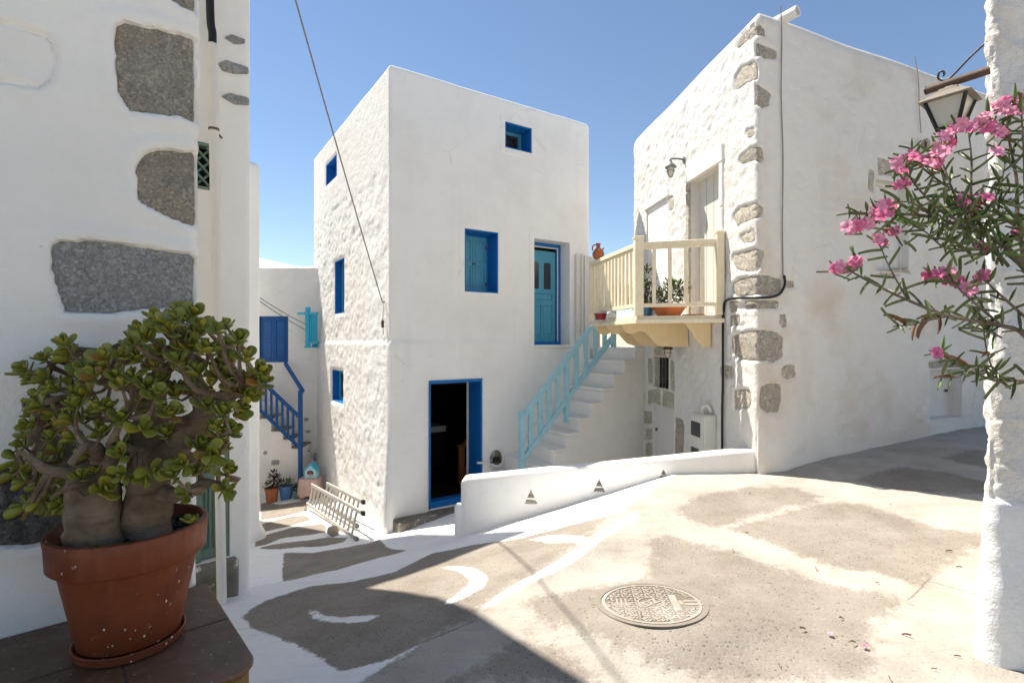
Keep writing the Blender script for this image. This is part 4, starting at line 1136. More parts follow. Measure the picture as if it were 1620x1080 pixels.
newel(nA[0], nA[1], Z(-2.5)); newel(nB_[0], nA[1]+slope*(nB_[0]-nA[0]), ba+slope*(nB_[0]-nA[0])-.35)
aE = nB_[0]+1.0
newel(aE, nA[1]+slope*(aE-nA[0])-.12, zl_)
for (za, nm) in ((nA[1]-.06, 'top_rail'), (ba+.0, 'bottom_rail')):
    for a0, a1 in ((nA[0]+.03, nB_[0]-.03), (nB_[0]+.03, aE-.03)):
        m = MB(RF); m.beam(RF(a0, 0, za+slope*(a0-nA[0])), RF(a1, 0, za+slope*(a1-nA[0])), .06, .075); m.build(nm, M['railblue'], rail, .006)
for a0, a1, n_ in ((nA[0], nB_[0], 4), (nB_[0], aE, 4)):
    for k in range(n_):
        a = a0+(a1-a0)*(k+1)/(n_+1); m = MB(RF)
        zb, zt = ba+slope*(a-nA[0]), nA[1]-.06+slope*(a-nA[0])
        w2 = .042; bx = []
        vs = [RF(a+s_*w2, b, (zb if c == 0 else zt)+slope*s_*w2) for c in (0, 1) for b in (-.012, .012) for s_ in (-1, 1)]
        m.add(vs, [(0, 2, 3, 1), (4, 5, 7, 6), (0, 1, 5, 4), (2, 6, 7, 3), (0, 4, 6, 2), (1, 3, 7, 5)]); m.build('baluster', M['railblue'], rail)

# white downpipes at the far end of the facade and shutter board by the landing
for k, px in enumerate((913, 921)):
    a, c = FF.px(px, 400, .05)
    m = MB(FF); m.tube([FF(a, .05, Z(-.04)), FF(a, .05, FF.px(px, 402)[1])], .026 if k == 0 else .02, 8)
    o = m.build('downpipe', M['pvc'], None, smooth=True, origin=FF(a, .05, Z(-.1)))
    tag(o, ('thicker' if k == 0 else 'thinner')+' white pipe of the pair at the upper right corner of the cube house', 'pipe', 'pipes on the cube house')
a0 = FF.px(925, 440, .0)[0]
bd_ = thing('board_door', 'narrow white board door standing behind the balcony at the house corner', 'door', FF(a0, .02, Z(-.1)))
m = MB(FF); zt_ = FF.px(928, 408)[1]; m.box(a0, a0+.30, .005, .03, zl_, zt_); m.build('board', M['offdoor'], bd_, .003)
m = MB(FF); ring(m, FF, a0-.03, a0+.33, zl_, zt_+.03, .03, .004, .05); m.build('door_frame', M['whitep'], bd_, .003)

# ---- balcony
BZ = Z(.31); bA, bB = Vector((1.215, 8.0)), Vector((1.546, 6.4))
def wall_at(y): # x of the stone house's left face at depth y
    return K0.x+RV.x*(y-K0.y)/RV.y
bC = Vector((wall_at(6.13)-.02, 6.13)); bD = Vector((wall_at(8.35)-.02, 8.35))
balc = thing('balcony', 'cream painted wooden balcony with slender balusters and scalloped brackets on the stone house', 'balcony', (1.9, 7.0, BZ))
m = MB(); poly = [(p.x, p.y) for p in (bA, bB, bC, bD)]
m.prism(poly, BZ-.045, BZ, WF, 'ab'); m.build('deck', M['cream'], balc, .004)
m = MB(); m.beam((bB.x-.02, bB.y-.02, BZ-.065), (bC.x, bC.y-.02, BZ-.065), .025, .05); m.beam((bA.x-.02, bA.y, BZ-.065), (bB.x-.02, bB.y-.02, BZ-.065), .025, .05); m.build('fascia', M['cream'], balc, .003)
# brackets: scalloped planks standing out from the wall
for yb in (6.42, 6.98, 7.5, 7.95):
    q = (yb-6.4)/1.6; xo = bB.x+(bA.x-bB.x)*max(0, q)+.02; xw = wall_at(yb+.1)-.01; Lb = xw-xo
    if yb < 6.5: xo = xw-.33; Lb = .33
    pts = [(0, 0), (1, 0), (1, -.34), (.72, -.34)]
    cv = [(.62, -.335), (.52, -.30), (.46, -.24), (.40, -.17), (.33, -.13), (.26, -.13), (.20, -.16), (.13, -.165), (.07, -.13), (.03, -.07)] if Lb > .5 else [(.5, -.27), (.3, -.16), (.12, -.07)]
    pts += cv
    f_ = Frame((xo, yb, BZ-.048), (1, .06, 0), (0, 1, 0)); m = MB(f_); m.prism([(a*Lb, c*.98) for a, c in pts], -.022, .022); m.build('bracket', M['creamwall'], balc, .003)
RZ = BZ+.90
def rail_run(p, q, n_, skipends=True):
    d = (q-p); L = d.length; u = d.normalized()
    m = MB(); m.beam((p.x, p.y, RZ-.03), (q.x, q.y, RZ-.03), .06, .055); m.build('top_rail', M['cream'], balc, .005)
    m = MB(); m.beam((p.x, p.y, RZ-.075), (q.x, q.y, RZ-.075), .03, .03); m.build('sub_rail', M['cream'], balc)
    m = MB(); m.beam((p.x, p.y, BZ+.13), (q.x, q.y, BZ+.13), .045, .045); m.build('bottom_rail', M['cream'], balc, .004)
    for k in range(1, n_+1):
        c = p+u*(L*k/(n_+1)); f_ = Frame((c.x, c.y, 0), (*u, 0), (u.y, -u.x, 0)); m = MB(f_); j_ = [random.uniform(-.005, .005) for _ in range(4)]; m.beam(f_(j_[0], j_[1]*.6, BZ+.15), f_(j_[2], j_[3]*.6, RZ-.085), .028, .044, u.to_3d()) ; m.build('baluster', M['cream'], balc)
bCr = Vector((wall_at(6.15)-.06, 6.15))
rail_run(bB, bCr, 4); rail_run(bA, bB, 13)
for p, w_, ht in ((bB, .052, .06), (bCr, .045, .075), (bA, .03, .0)):
    m = MB(); f_ = Frame((p.x, p.y, 0), (1, 0, 0), (0, 1, 0)); m.box(-w_, w_, -w_, w_, BZ-.0, RZ+ht, f_); po = m.build('post', M['cream'], balc, .006)
    m = MB(f_); m.box(-w_-.008, w_+.008, -w_-.008, w_+.008, RZ+ht-.02, RZ+ht+.01); m.build('post_cap', M['cream'], po, .005)

# ---- far house across the end of the lane
FY = gp(450, 791).y+.30+.55
ff = Frame((0, FY, 0), (1, 0, 0), (0, -1, 0))
def fpx(px, py, y=FY): return ((px-CX)/FPX*y, EYE-(py-CY)/FPX*y)
XR = H0.x+HW.x*((FY-H0.y)/HW.y)+.02
far = thing('far_house', 'white house across the end of the lane with a royal blue shutter and pale roof', 'house', (-6, FY, Z(-2.9)))
rl = fpx(411, 421)[1]
FH = Loft([Vector((-9.5, FY)), Vector((XR, FY)), Vector((XR, FY+5)), Vector((-9.5, FY+5))], [.05]*4)
x0, z1 = fpx(409, 500); x1, z0 = fpx(456, 573)
wfar = (x0+9.5, x1+9.5, z0, z1)
FH.mesh('wall', M['rubble'], far, Z(-4), rl, .08, .09, [.09, .5, .5, .5], [(0, *wfar, .12)], lambda i, t, z: rubble(t, z, 2.5, .02, 90.) if i == 0 and t > 3.5 else None)
fo = FH.frame(0)
sh = lining('window', fo, wfar, .1, M['royal'], far, .03, .004)
a0, a1, c0, c1 = wfar; am = (a0+a1)/2
for q0, q1 in ((a0+.03, am-.004), (am+.004, a1-.03)):
    panel_leaf('shutter', fo, q0, q1, c0+.03, c1-.03, -.03, M['royal'], sh, [(.14, .86, .06, .44), (.14, .86, .50, .94)])
m = MB(); 
ra, rb = fpx(380, 388, 12.2), fpx(497, 432, 12.2)
m.add([(-9, FY+.3, rl-.05), (-4.15, FY+.3, rl-.05), (-4.15, FY+4, rl-.05), (-9, FY+4, rl-.05), (-6.9, FY+1.3, rl+.62), (-6.9, FY+3, rl+.62)],
      [(0, 1, 4), (1, 2, 5, 4), (2, 3, 5), (3, 0, 4, 5), (3, 2, 1, 0)]); ro = m.build('roof', M['white'], far, .05, True, seg=2)
for k in range(4):
    q = k*.13+.05; m = MB(); m.tube(smooth_path([(-6.6+q*.8, FY+1.0-q*.9+.3, rl+.5-q*.9), (-5.6+q*.3, FY+.75-q*.5+.2, rl+.27-q*.55), (-4.6, FY+.5-q*.2, rl+.04)], 4), .03, 6); m.build('roof_ridge', M['plinth'], ro, smooth=True)
for px, py, w_, h_ in ((485, 663, 10, 7), (488, 682, 10, 5), (499, 722, 9, 16)):
    pts = [fpx(px+a*w_/2, py+b*h_/2) for a, b in ((-1, .6), (-.5, 1), (.9, .8), (1, -.7), (-.2, -1), (-.9, -.7))]
    stone(FH, [(a+9.5, c) for a, c in pts], M['stone_grey'], far, .012, .006, .06, .06, .012, px)
# masonry stair block with its own stones, against the far house
SY = gp(450, 791).y+.30
fst = thing('lane_staircase', 'white masonry stair flight with a few bare stones beside the potted plants in the lane', 'staircase', (-5.2, SY+.4, Z(-2.8)))
def sp(px, py): return fpx(px, py, SY)
stp = [(330, 560), (352, 590), (372, 615), (392, 640), (411, 660), (429, 680), (448, 693), (461, 707)]
for k, (px, py) in enumerate(stp):
    xa, zt = sp(px, py); xb = sp(stp[k+1][0], 0)[0] if k < len(stp)-1 else sp(475, 0)[0]
    m = MB(); m.box(xa, xb+.004*0, SY+.004, FY-.01, Z(-3.6), zt-.03); m.build('step_base', M['stair'], fst)
    m = MB(); m.box(xa-.008, xb, SY-.004, FY-.012, zt-.03, zt); m.build('step', M['step'] if k > 3 else M['stair'], fst, .006)
SLf = Loft([Vector((-9, SY)), Vector((-3.7, SY)), Vector((-3.7, SY+1)), Vector((-9, SY+1))], [.0]*4)
for px, py, w_, h_ in ((420, 716, 8, 7), (436, 731, 15, 10), (439, 753, 12, 5)):
    pts = [sp(px+a*w_/2, py+b*h_/2) for a, b in ((-1, .6), (-.5, 1), (.9, .8), (1, -.7), (-.2, -1), (-.9, -.7))]
    stone(SLf, [(a+9, c) for a, c in pts], M['stone_grey'], fst, .010, .006, .05, .06, .010, px+5)
br = thing('blue_stair_railing', 'royal blue metal railing with thin balusters on the white stairs in the lane', 'railing', (*sp(477, 0)[:1], SY-.05, Z(-2.7)))
def bp(px, py): x, z = sp(px, py); return Vector((x, SY-.04, z))
m = MB(); p0, p1 = bp(476.5, 617), bp(476.5, 790); m.box(p0.x-.035, p0.x+.035, SY-.075, SY-.005, p1.z, p0.z); m.build('end_post', M['royal'], br, .005)
m = MB(); m.beam(bp(400, 587), bp(474, 658), .05, .06); m.build('top_rail', M['royal'], br)
m = MB(); m.beam(bp(400, 636), bp(474, 706), .04, .05); m.build('bottom_rail', M['royal'], br)
for k in range(8):
    px = 405+k*8.6; yt = 587+(px-400)*.959; yb = 636+(px-400)*.946
    m = MB(); a, b = bp(px, yt), bp(px, yb); m.box(a.x-.018, a.x+.018, SY-.055, SY-.025, b.z, a.z); m.build('baluster', M['royal'], br)
m = MB(); q = bp(451, 574); q = P(451, 574, FY-.08); m.beam(q, bp(481, 619), .055, .07); m.build('handrail', M['royal'], br, .005)
# turquoise balcony end
tb = thing('turquoise_balcony', 'small bright turquoise slatted balcony rail at the edge of the far house', 'balcony', (*fpx(490, 0, FY-.25)[:1], FY-.25, EYE))
def tp(px, py): return fpx(px, py, FY-.25)
for nm, x0, x1, y0, y1, dy in (('post', 484, 490, 485, 548, .04), ('top_rail', 472, 503, 494, 497.5, .05), ('shelf', 484, 503, 540, 543, .06), ('foot_rail', 482, 503, 548, 550, .05)):
    a, c1 = tp(x0, y0); b, c0 = tp(x1, y1); m = MB(); m.box(a, b, FY-.25-dy, FY-.25+dy, c0, c1); m.build(nm, M['lightblue'], tb, .004)
for k in range(4):
    a, c1 = tp(490.6+k*2.9, 498); b, c0 = tp(492.8+k*2.9, 540); m = MB(); m.box(a, b, FY-.27, FY-.23, c0, c1); m.build('slat', M['lightblue'], tb)
m = MB(); m.beam((tp(494, 0)[0], FY-.2, tp(0, 546)[1]), (tp(494, 0)[0], FY+.02, tp(0, 546)[1]), .05, .05); m.build('bracket', M['lightblue'], tb)

# ================================================================== CABLES
def cable(name, label, pts, r, mat, cat='cable', seg=6, group=None):
    m = MB(); m.tube(pts, r, seg); o = m.build(name, mat, None, smooth=True, origin=pts[0]); return tag(o, label, cat, group)
a_ = P(605, 478, 7.44); n_ = Vector((-2.08, 3.92, Z(4.2)))
def sag(p, q, s, n=16): return [p.lerp(q, k/n)-Vector((0, 0, s*4*(k/n)*(1-k/n))) for k in range(n+1)]
cable('overhead_cable', 'thick grey cable hanging diagonally from the left roof to the white cube house', sag(a_, n_, .05), .0085, M['cable'])
cable('service_wire', 'upper thin black wire of the two crossing the far house wall', sag(P(380, 450, 7.3), P(484, 513, FY-.3), .03), .006, M['blackm'], 'wire', 5, 'thin wires over the lane')
cable('service_wire', 'lower thin black wire of the two crossing the far house wall', sag(P(380, 454, 7.3), P(484, 522, FY-.3), .03), .006, M['blackm'], 'wire', 5, 'thin wires over the lane')
def on_wall(pxs, off): 
    out = []
    for x, y in pxs:
        S, z = rs(x, y); out.append(RL.pos_s(S, z, off))
    return out
cable('wall_cable', 'thick black cable bending across the bare quoin stones and down the stone house corner', smooth_path(on_wall([(1236, 436), (1237, 450), (1230, 464), (1216, 470), (1199, 471), (1185, 471), (1165, 472), (1153, 476), (1149, 490), (1148, 530), (1148, 600), (1147, 650), (1147, 722)], .035), 5), .014, M['blackm'], seg=8)
cable('wall_wire', 'thin grey wire running down the stone house from the roof spout to the black cable', smooth_path(on_wall([(1232, 12), (1234, 60), (1233, 150), (1236, 250), (1235, 350), (1236, 436)], .022), 4), .006, M['cable'], 'wire')
cable('wall_wire', 'thin pale wire dropping down the stone house from the roof edge behind the lantern', smooth_path([RL.pos_s(*rs(x, y), .03) for x, y in ((1443, 92), (1449, 130), (1450, 170), (1453, 212))], 4), .006, M['rope'], 'wire')
wb_ = thing('wire_bundle', 'small tangle of wire and an insulator on the stone house wall below the lantern', 'insulator', RL.pos_s(*rs(1455, 232), .05))
m = MB(); c_ = RL.pos_s(*rs(1455, 232), .05)
for k in range(3): m.tube([c_+Vector((.03*math.cos(t)*(1+.2*k), -.02*k, .07*math.sin(t)))for t in [2*math.pi*j/12 for j in range(13)]], .006, 5)
m.build('coil', M['rope'], wb_)
m = MB(); m.lathe([(.0, -.04), (.03, -.03), (.03, .03), (.015, .05)], c_, 8); m.build('insulator', M['rust'], wb_)

# ---- drainpipe on the left
dp = thing('drainpipe', 'white plastic drainpipe with a black hose at the top, left of the lane', 'drainpipe', fS(fS.px(345, 900)[0], .07, Z(-1.95)))
pb = gp(351, 956); ptp = fS.px(336, 70, .10); pbx = (pb.x, pb.y)
pd = min(pb.y-.02, fS(fS.px(345, 800, .11)[0], .11, 0).y)
m = MB(); P0 = P(351, 962, pd); P1 = P(336, 70, pd); m.tube([P0, P0.lerp(P1, .5), P1], .031, 12); m.build('pipe', M['pvc'], dp, smooth=True)
m = MB(); m.tube(smooth_path([P1-Vector((0, 0, .01)), P1+Vector((0, 0, .08)), P(333, 30, pd), P(331, -60, pd)]), [.026]*16, 10); m.build('hose', M['blackm'], dp, smooth=True)
for yy in (205, 520):
    c = P0.lerp(P1, (962-yy)/892); m = MB(); m.tube([c-Vector((0, 0, .008)), c+Vector((0, 0, .008))], .034, 12); m.beam(c, c+Vector((-.03, .16, 0)), .012, .008); m.build('pipe_clip', M['rust'], dp)

# ================================================================== WALL LAMPS AND LANTERN
def wall_lamp(label, mount, nvec, drop, rr, sc=1.):
    """bulkhead lamp on a short arm: mount point on the wall, nvec the wall normal"""
    t = thing('wall_lamp', label, 'lamp', mount, 'small caged wall lamps on the stone house')
    n = Vector(nvec).normalized(); c = mount+n*.20*sc
    m = MB(); u = n.cross(Vector((0, 0, 1)))
    m.tube([mount-n*.02, mount+n*.012], .045*sc, 12); m.build('wall_plate', M['greymetal'], t)
    m = MB(); m.tube(smooth_path([mount, mount+n*.10*sc+Vector((0, 0, .012)), c+Vector((0, 0, .0)), c+Vector((0, 0, -.05*sc))], 4), .013*sc, 8); m.build('arm', M['greymetal'], t, smooth=True)
    m = MB(); m.lathe([(.0, .0), (.016, .0), (.025, -.03), (.05, -.05), (.078, -.085), (.078, -.095), (.05, -.095), (0, -.09)], c+Vector((0, 0, -.02*sc)), 16, False)
    for i in range(len(m.v)): m.v[i] = c+(m.v[i]-c)*sc
    m.build('hood', rr, t, smooth=True)
    m = MB(); m.lathe([(.05, -.115), (.052, -.15), (.046, -.20), (.025, -.235), (.0, -.24)], c, 14, False)
    for i in range(len(m.v)): m.v[i] = c+(m.v[i]-c)*sc
    m.build('glass', M['lampglass'], t, smooth=True)
    for k in range(4):
        a = k*math.pi/2+.4; d = Vector((math.cos(a), math.sin(a), 0)); m = MB()
        m.tube([c+(d*r+Vector((0, 0, z)))*sc for r, z in ((.057, -.11), (.058, -.15), (.052, -.20), (.03, -.24), (0, -.247))], .004*sc, 5); m.build('cage_bar', rr, t)
    m = MB(); m.tube([c+Vector((.058*math.cos(a), .058*math.sin(a), -.165))*sc for a in [2*math.pi*k/16 for k in range(17)]], .004*sc, 5); m.build('cage_ring', rr, t)
    return t
q = fW.px(1083, 253); wall_lamp('grey caged wall lamp high on the stone house beside the upper door', fW(q[0], 0, q[1]), fW.n, .2, M['greymetal'])
q = fW.px(1076, 541); wall_lamp('rusty caged wall lamp under the balcony above the barred window', fW(q[0], 0, q[1]), fW.n, .2, M['rust'], .9)
# lantern on the right wall
ld_ = 2.72
wp = Vector((RC.x+UB.x*.13, RC.y+UB.y*.13, EYE+(540-113)/FPX*2.6)); ae = P(1466, 148, 2.82); ae.z = wp.z+.01
lan = thing('wall_lantern', 'old four-sided street lantern hanging from an iron arm above the pink flowers', 'lantern', wp)
ad = (ae-wp).normalized()
m = MB(); m.tube([wp-ad*.1, ae], .021, 10); m.build('arm', M['rust'], lan, smooth=True)
m = MB(); m.tube([ae-ad*.002, ae+ad*.004], .0225, 10); m.build('arm_cap', M['blackm'], lan)
# scroll brace above the arm
sb0 = wp+Vector((0.02, .0, .17)); s1 = P(1512, 126, 2.7); s1.z = wp.z+.03
br_ = [wp-ad*.02+Vector((0, 0, .16)), wp.lerp(ae, .25)+Vector((0, 0, .10)), wp.lerp(ae, .50)+Vector((0, 0, .045)), wp.lerp(ae, .62)+Vector((0, 0, .024)), wp.lerp(ae, .74)+Vector((0, 0, .028)), wp.lerp(ae, .80)+Vector((0, 0, .05)), wp.lerp(ae, .77)+Vector((0, 0, .075)), wp.lerp(ae, .71)+Vector((0, 0, .072)), wp.lerp(ae, .695)+Vector((0, 0, .055)), wp.lerp(ae, .72)+Vector((0, 0, .048))]
m = MB(); m.tube(smooth_path(br_, 5), .0052, 6); m.build('scroll', M['blackm'], lan, smooth=True)
lc = wp.lerp(ae, .60); lt_ = lc.z-.022
fx = Vector((.80, .60, 0)).normalized(); fy = Vector((-.60, .80, 0)).normalized()
def sq(r, z): return [Vector((lc.x, lc.y, z))+fx*r*a+fy*r*b for a, b in ((-1, -1), (1, -1), (1, 1), (-1, 1))]
m = MB()
def loft4(m, lv):
    k = len(m.v); vs = [p for r, z in lv for p in sq(r, z)]; n = len(lv)
    m.add(vs, [(i*4+j, i*4+(j+1) % 4, (i+1)*4+(j+1) % 4, (i+1)*4+j) for i in range(n-1) for j in range(4)]+[(0, 1, 2, 3), tuple((n-1)*4+j for j in range(4))])
LS = .77
loft4(m, [(r*LS, lt_+(z-lt_)*LS) for r, z in [(.02, lt_+.005), (.032, lt_-.012), (.05, lt_-.012), (.058, lt_-.038), (.072, lt_-.040), (.142, lt_-.092), (.144, lt_-.099), (.118, lt_-.099)]]); m.build('lantern_roof', M['bronze'], lan, .003)
zt, zb, rt, rb = lt_-.100*LS, lt_-.285*LS, .108*LS, .055*LS
for j in range(4):
    a0, b0 = sq(rt, zt)[j], sq(rb, zb)[j]; m = MB(); m.beam(a0, b0, .013, .013); m.build('corner_bar', M['blackm'], lan)
    T, B_ = sq(rt-.004, zt), sq(rb-.004, zb); j2 = (j+1) % 4; m = MB(); nn = ((T[j]+T[j2])/2-Vector((lc.x, lc.y, zt)))*.02
    m.add([T[j], T[j2], B_[j2], B_[j], T[j]-nn, T[j2]-nn, B_[j2]-nn, B_[j]-nn], [(0, 1, 2, 3), (7, 6, 5, 4), (0, 3, 7, 4), (1, 5, 6, 2), (0, 4, 5, 1), (3, 2, 6, 7)]); m.build('glass_pane', M['frost'], lan)
    m = MB(); m.beam(sq(rb, zb)[j], sq(rb, zb)[j2], .016, .016); m.build('base_bar', M['blackm'], lan)

# ---- meter box
mbx = rect(fW, 1092, 1124, 655, 716); a0, a1 = min(mbx[:2]), max(mbx[:2])
q0, z1_ = fW.px(1094, 652, .16); q1, _ = fW.px(1106, 652, .16); _, z0_ = fW.px(1094, 730, .16)
a0, a1 = min(q0, q1)-.05, max(q0, q1)+.12
mt = thing('meter_box', 'grey white electricity meter box fixed to the stone house wall beside the low door', 'meter box', fW((a0+a1)/2, 0, z0_))
m = MB(fW); m.box(a0, a1, .0, .15, z0_, z1_); m.build('case', M['meter'], mt, .012, seg=2)
m = MB(fW); m.box(a0+.02, a1-.02, .15, .165, z0_+.02, z1_-.02); lid = m.build('lid', M['meter'], mt, .006)
m = MB(fW); m.box(a0+.05, a1-.08, .165, .17, z1_-.28, z1_-.1); m.build('meter_window', M['pane'], lid, .003)
m = MB(fW); m.box(a0+.05, a1-.12, .165, .17, z0_+.08, z0_+.2); m.build('meter_window', M['pane'], lid, .003)
m = MB(fW); m.tube(smooth_path([fW((a0+a1)/2, .07, z1_-.02), fW((a0+a1)/2, .08, z1_+.07), fW((a0+a1)/2+.06, .05, z1_+.11), fW((a0+a1)/2+.12, .03, z1_+.03)], 4), .022, 8); m.build('conduit', M['pvc'], mt, smooth=True)

# ================================================================== GROUND FITTINGS
mh = gp(1030, 953); gnx = Vector((0, 0, 1))
e1 = Vector((mh.x+.2, mh.y, 0)); e1.z = float(zg(e1.x, e1.y))
tx = (Vector((mh.x+.3, mh.y, float(zg(mh.x+.3, mh.y))))-Vector((mh.x-.3, mh.y, float(zg(mh.x-.3, mh.y))))).normalized()
ty0 = (Vector((mh.x, mh.y+.3, float(zg(mh.x, mh.y+.3))))-Vector((mh.x, mh.y-.3, float(zg(mh.x, mh.y-.3))))).normalized()
tz = tx.cross(ty0).normalized(); ty = tz.cross(tx)
ang = math.radians(-6); ux = tx*math.cos(ang)+ty*math.sin(ang); uy = tz.cross(ux)
MF = Frame(mh+tz*.001, ux, uy, tz)
man = thing('manhole_cover', 'round cast iron manhole cover with a lettered patterned lid set in the terrace', 'manhole cover', mh)
MR = .32
def disc(m, r, z0, z1, n=48, r2=None):
    pts = [(r*math.cos(2*math.pi*k/n), r*math.sin(2*math.pi*k/n)) for k in range(n)]
    if r2 is None: return m.prism(pts, z0, z1, MF, 'ab')
    p2 = [(r2*math.cos(2*math.pi*k/n), r2*math.sin(2*math.pi*k/n)) for k in range(n)]
    for k in range(n): m.prism([pts[k], pts[(k+1) % n], p2[(k+1) % n], p2[k]], z0, z1, MF, 'ab')
m = MB(MF); disc(m, MR, -.03, -.004); m.build('frame_bed', M['irondark'], man)
m = MB(MF); disc(m, MR, -.02, .002, 48, MR-.028); m.build('frame', M['ironrim'], man)
m = MB(MF); disc(m, MR-.036, -.02, -.0015); lid = m.build('lid', M['irondark'], man)
m = MB(MF)
def stud(x, y, a):
    ca, sa = math.cos(a), math.sin(a)
    for bx in (((-.017, .017), (-.0055, .0055)), ((.006, .017), (-.017, .0055)),):
        (x0, x1), (y0, y1) = bx
        pts = [(x+ca*u-sa*v, y+sa*u+ca*v) for u, v in ((x0, y0), (x1, y0), (x1, y1), (x0, y1))]
        m.prism(pts, -.004, .0022, MF, 'ab')
stp_ = .0345
for i in range(-11, 12):
    for j in range(-11, 12):
        x, y = i*stp_+(j % 2)*stp_*.5, j*stp_*.86
        if math.hypot(x, y) > MR-.062 or math.hypot(x, y) < .082: continue
        if .105 < x < .19 and abs(y) < .12: continue
        if x > .15 and abs(y) < .075: continue
        if -.21 < x < -.13 and abs(y-.01) < .06: continue
        stud(x, y, math.radians(45 if (i+j) % 2 else 135))
st = m.build('studs', M['iron'], lid); st['kind'] = 'stuff'
m = MB(MF); disc(m, MR-.036, -.004, .0022, 48, MR-.054); m.build('lid_rim', M['iron'], lid)
m = MB(MF)
for r, r2 in ((.078, .070),):
    disc(m, r, -.004, .0024, 32, r2)
m.build('badge_ring', M['iron'], lid)
tc = bpy.data.curves.new('badge_letters', 'FONT'); tc.body = 'DZ'; tc.size = .082; tc.extrude = .002; tc.align_x = 'CENTER'; tc.align_y = 'CENTER'; tc.offset = .003
to = bpy.data.objects.new('tmp', tc); C.objects.link(to); bpy.context.view_layer.update()
tm = bpy.data.meshes.new_from_object(to.evaluated_get(bpy.context.evaluated_depsgraph_get())); bpy.data.objects.remove(to)
lo = link_mesh('badge_letters', tm, M['iron'], lid); a_ = math.radians(40)
X_ = ux*math.cos(a_)+uy*math.sin(a_); Y_ = tz.cross(X_)
R3 = Matrix((X_, Y_, tz)).transposed().to_4x4(); R3.translation = MF(0, 0, .0005)-mh; lo.matrix_local = R3
m = MB(MF)
for b in ((.115, .155, -.115, .115), (.162, .178, -.03, .03), (.19, .29, -.035, -.012), (.19, .29, .012, .035)): m.box(b[0], b[1], b[2], b[3], -.004, .0026)
m.build('raised_bar', M['iron'], lid)
m = MB(MF)
for x in (-.2, -.175, -.15): m.box(x, x+.010, -.045, .06, -.004, .0024)
m.build('raised_bar', M['iron'], lid)
m = MB(MF); m.box(MR-.012, MR+.035, -.04, .04, -.03, .0015); m.build('hinge_lug', M['ironrim'], man, .004)
m = MB(MF); m.box(-MR-.03, -MR+.012, -.035, .035, -.03, .0015); m.build('hinge_lug', M['ironrim'], man, .004)

# ---- ladder lying on its side by the cube house
lad = thing('folded_ladder', 'weathered double ladder lying on its side against the cube house in the lane', 'ladder', gp(530, 835))
g0, g1 = gp(487, 806), gp(559, 851); g0.z += .10; g1.z += .02
wn = Vector((-.8355, -.5495, 0))
top0 = P(494, 767, g0.y+.13); top1 = P(568, 808, g1.y+.10)
for fr_, off in ((0, Vector((0, 0, 0))), (1, -wn*.16+Vector((0, 0, .05)))):
    b0, b1, t0_, t1_ = g0+off, g1+off, top0+off, top1+off
    if fr_: b0 = b0.lerp(b1, .10); t0_ = t0_.lerp(t1_, .14); b1 = b1.lerp(b0, .2); t1_ = t1_.lerp(t0_, .2)
    m = MB(); m.beam(b0.lerp(b1, -.02), b1.lerp(b0, -.03), .032, .05); m.build('stile', M['alu'], lad, .004)
    m = MB(); m.beam(t0_.lerp(t1_, -.02), t1_.lerp(t0_, -.05), .032, .05); m.build('stile', M['alu'], lad, .004)
    nr_ = 13 if not fr_ else 9
    for k in range(nr_):
        f_ = .03+.94*k/(nr_-1); m = MB(); m.tube([b0.lerp(b1, f_), t0_.lerp(t1_, f_)], .017, 8); m.build('rung', M['alu'], lad, smooth=True)
    m = MB(); d = (t1_-t0_).normalized(); e = t1_.lerp(t0_, -.05); m.beam(e, e+d*.08, .042, .06); m.build('rubber_foot', M['blackm'], lad, .005)
    d = (b1-b0).normalized(); e = b1.lerp(b0, -.03); m = MB(); m.beam(e, e+d*.09, .042, .06); m.build('rubber_foot', M['greymetal'], lad, .005)
e = g0; m = MB(); m.beam(e, Vector((e.x-.06, e.y-.02, e.z-.14)), .035, .035); m.build('prop_leg', M['alu'], lad)
m = MB(); m.tube(smooth_path([g0+Vector((.3, -.1, -.02)), g0+Vector((.33, -.14, -.12)), g0+Vector((.22, -.2, -.19)), g0+Vector((.1, -.16, -.19))], 4), .006, 5); m.build('strap', M['rope'], lad)
# stone by the ladder
rk = gp(528, 846); bm = bmesh.new(); bmesh.ops.create_icosphere(bm, subdivisions=3, radius=.085)
for v in bm.verts:
    v.co *= 1+.28*mn.noise(v.co*9+Vector((3, 1, 2)))+.1*mn.noise(v.co*24); v.co.z *= .85
me = bpy.data.meshes.new('loose_stone'); bm.to_mesh(me); bm.free()
o = link_mesh('loose_stone', me, M['rope']); o.location = rk+Vector((0, 0, .06)); tag(o, 'round brown stone wedged against the foot of the ladder', 'stone')

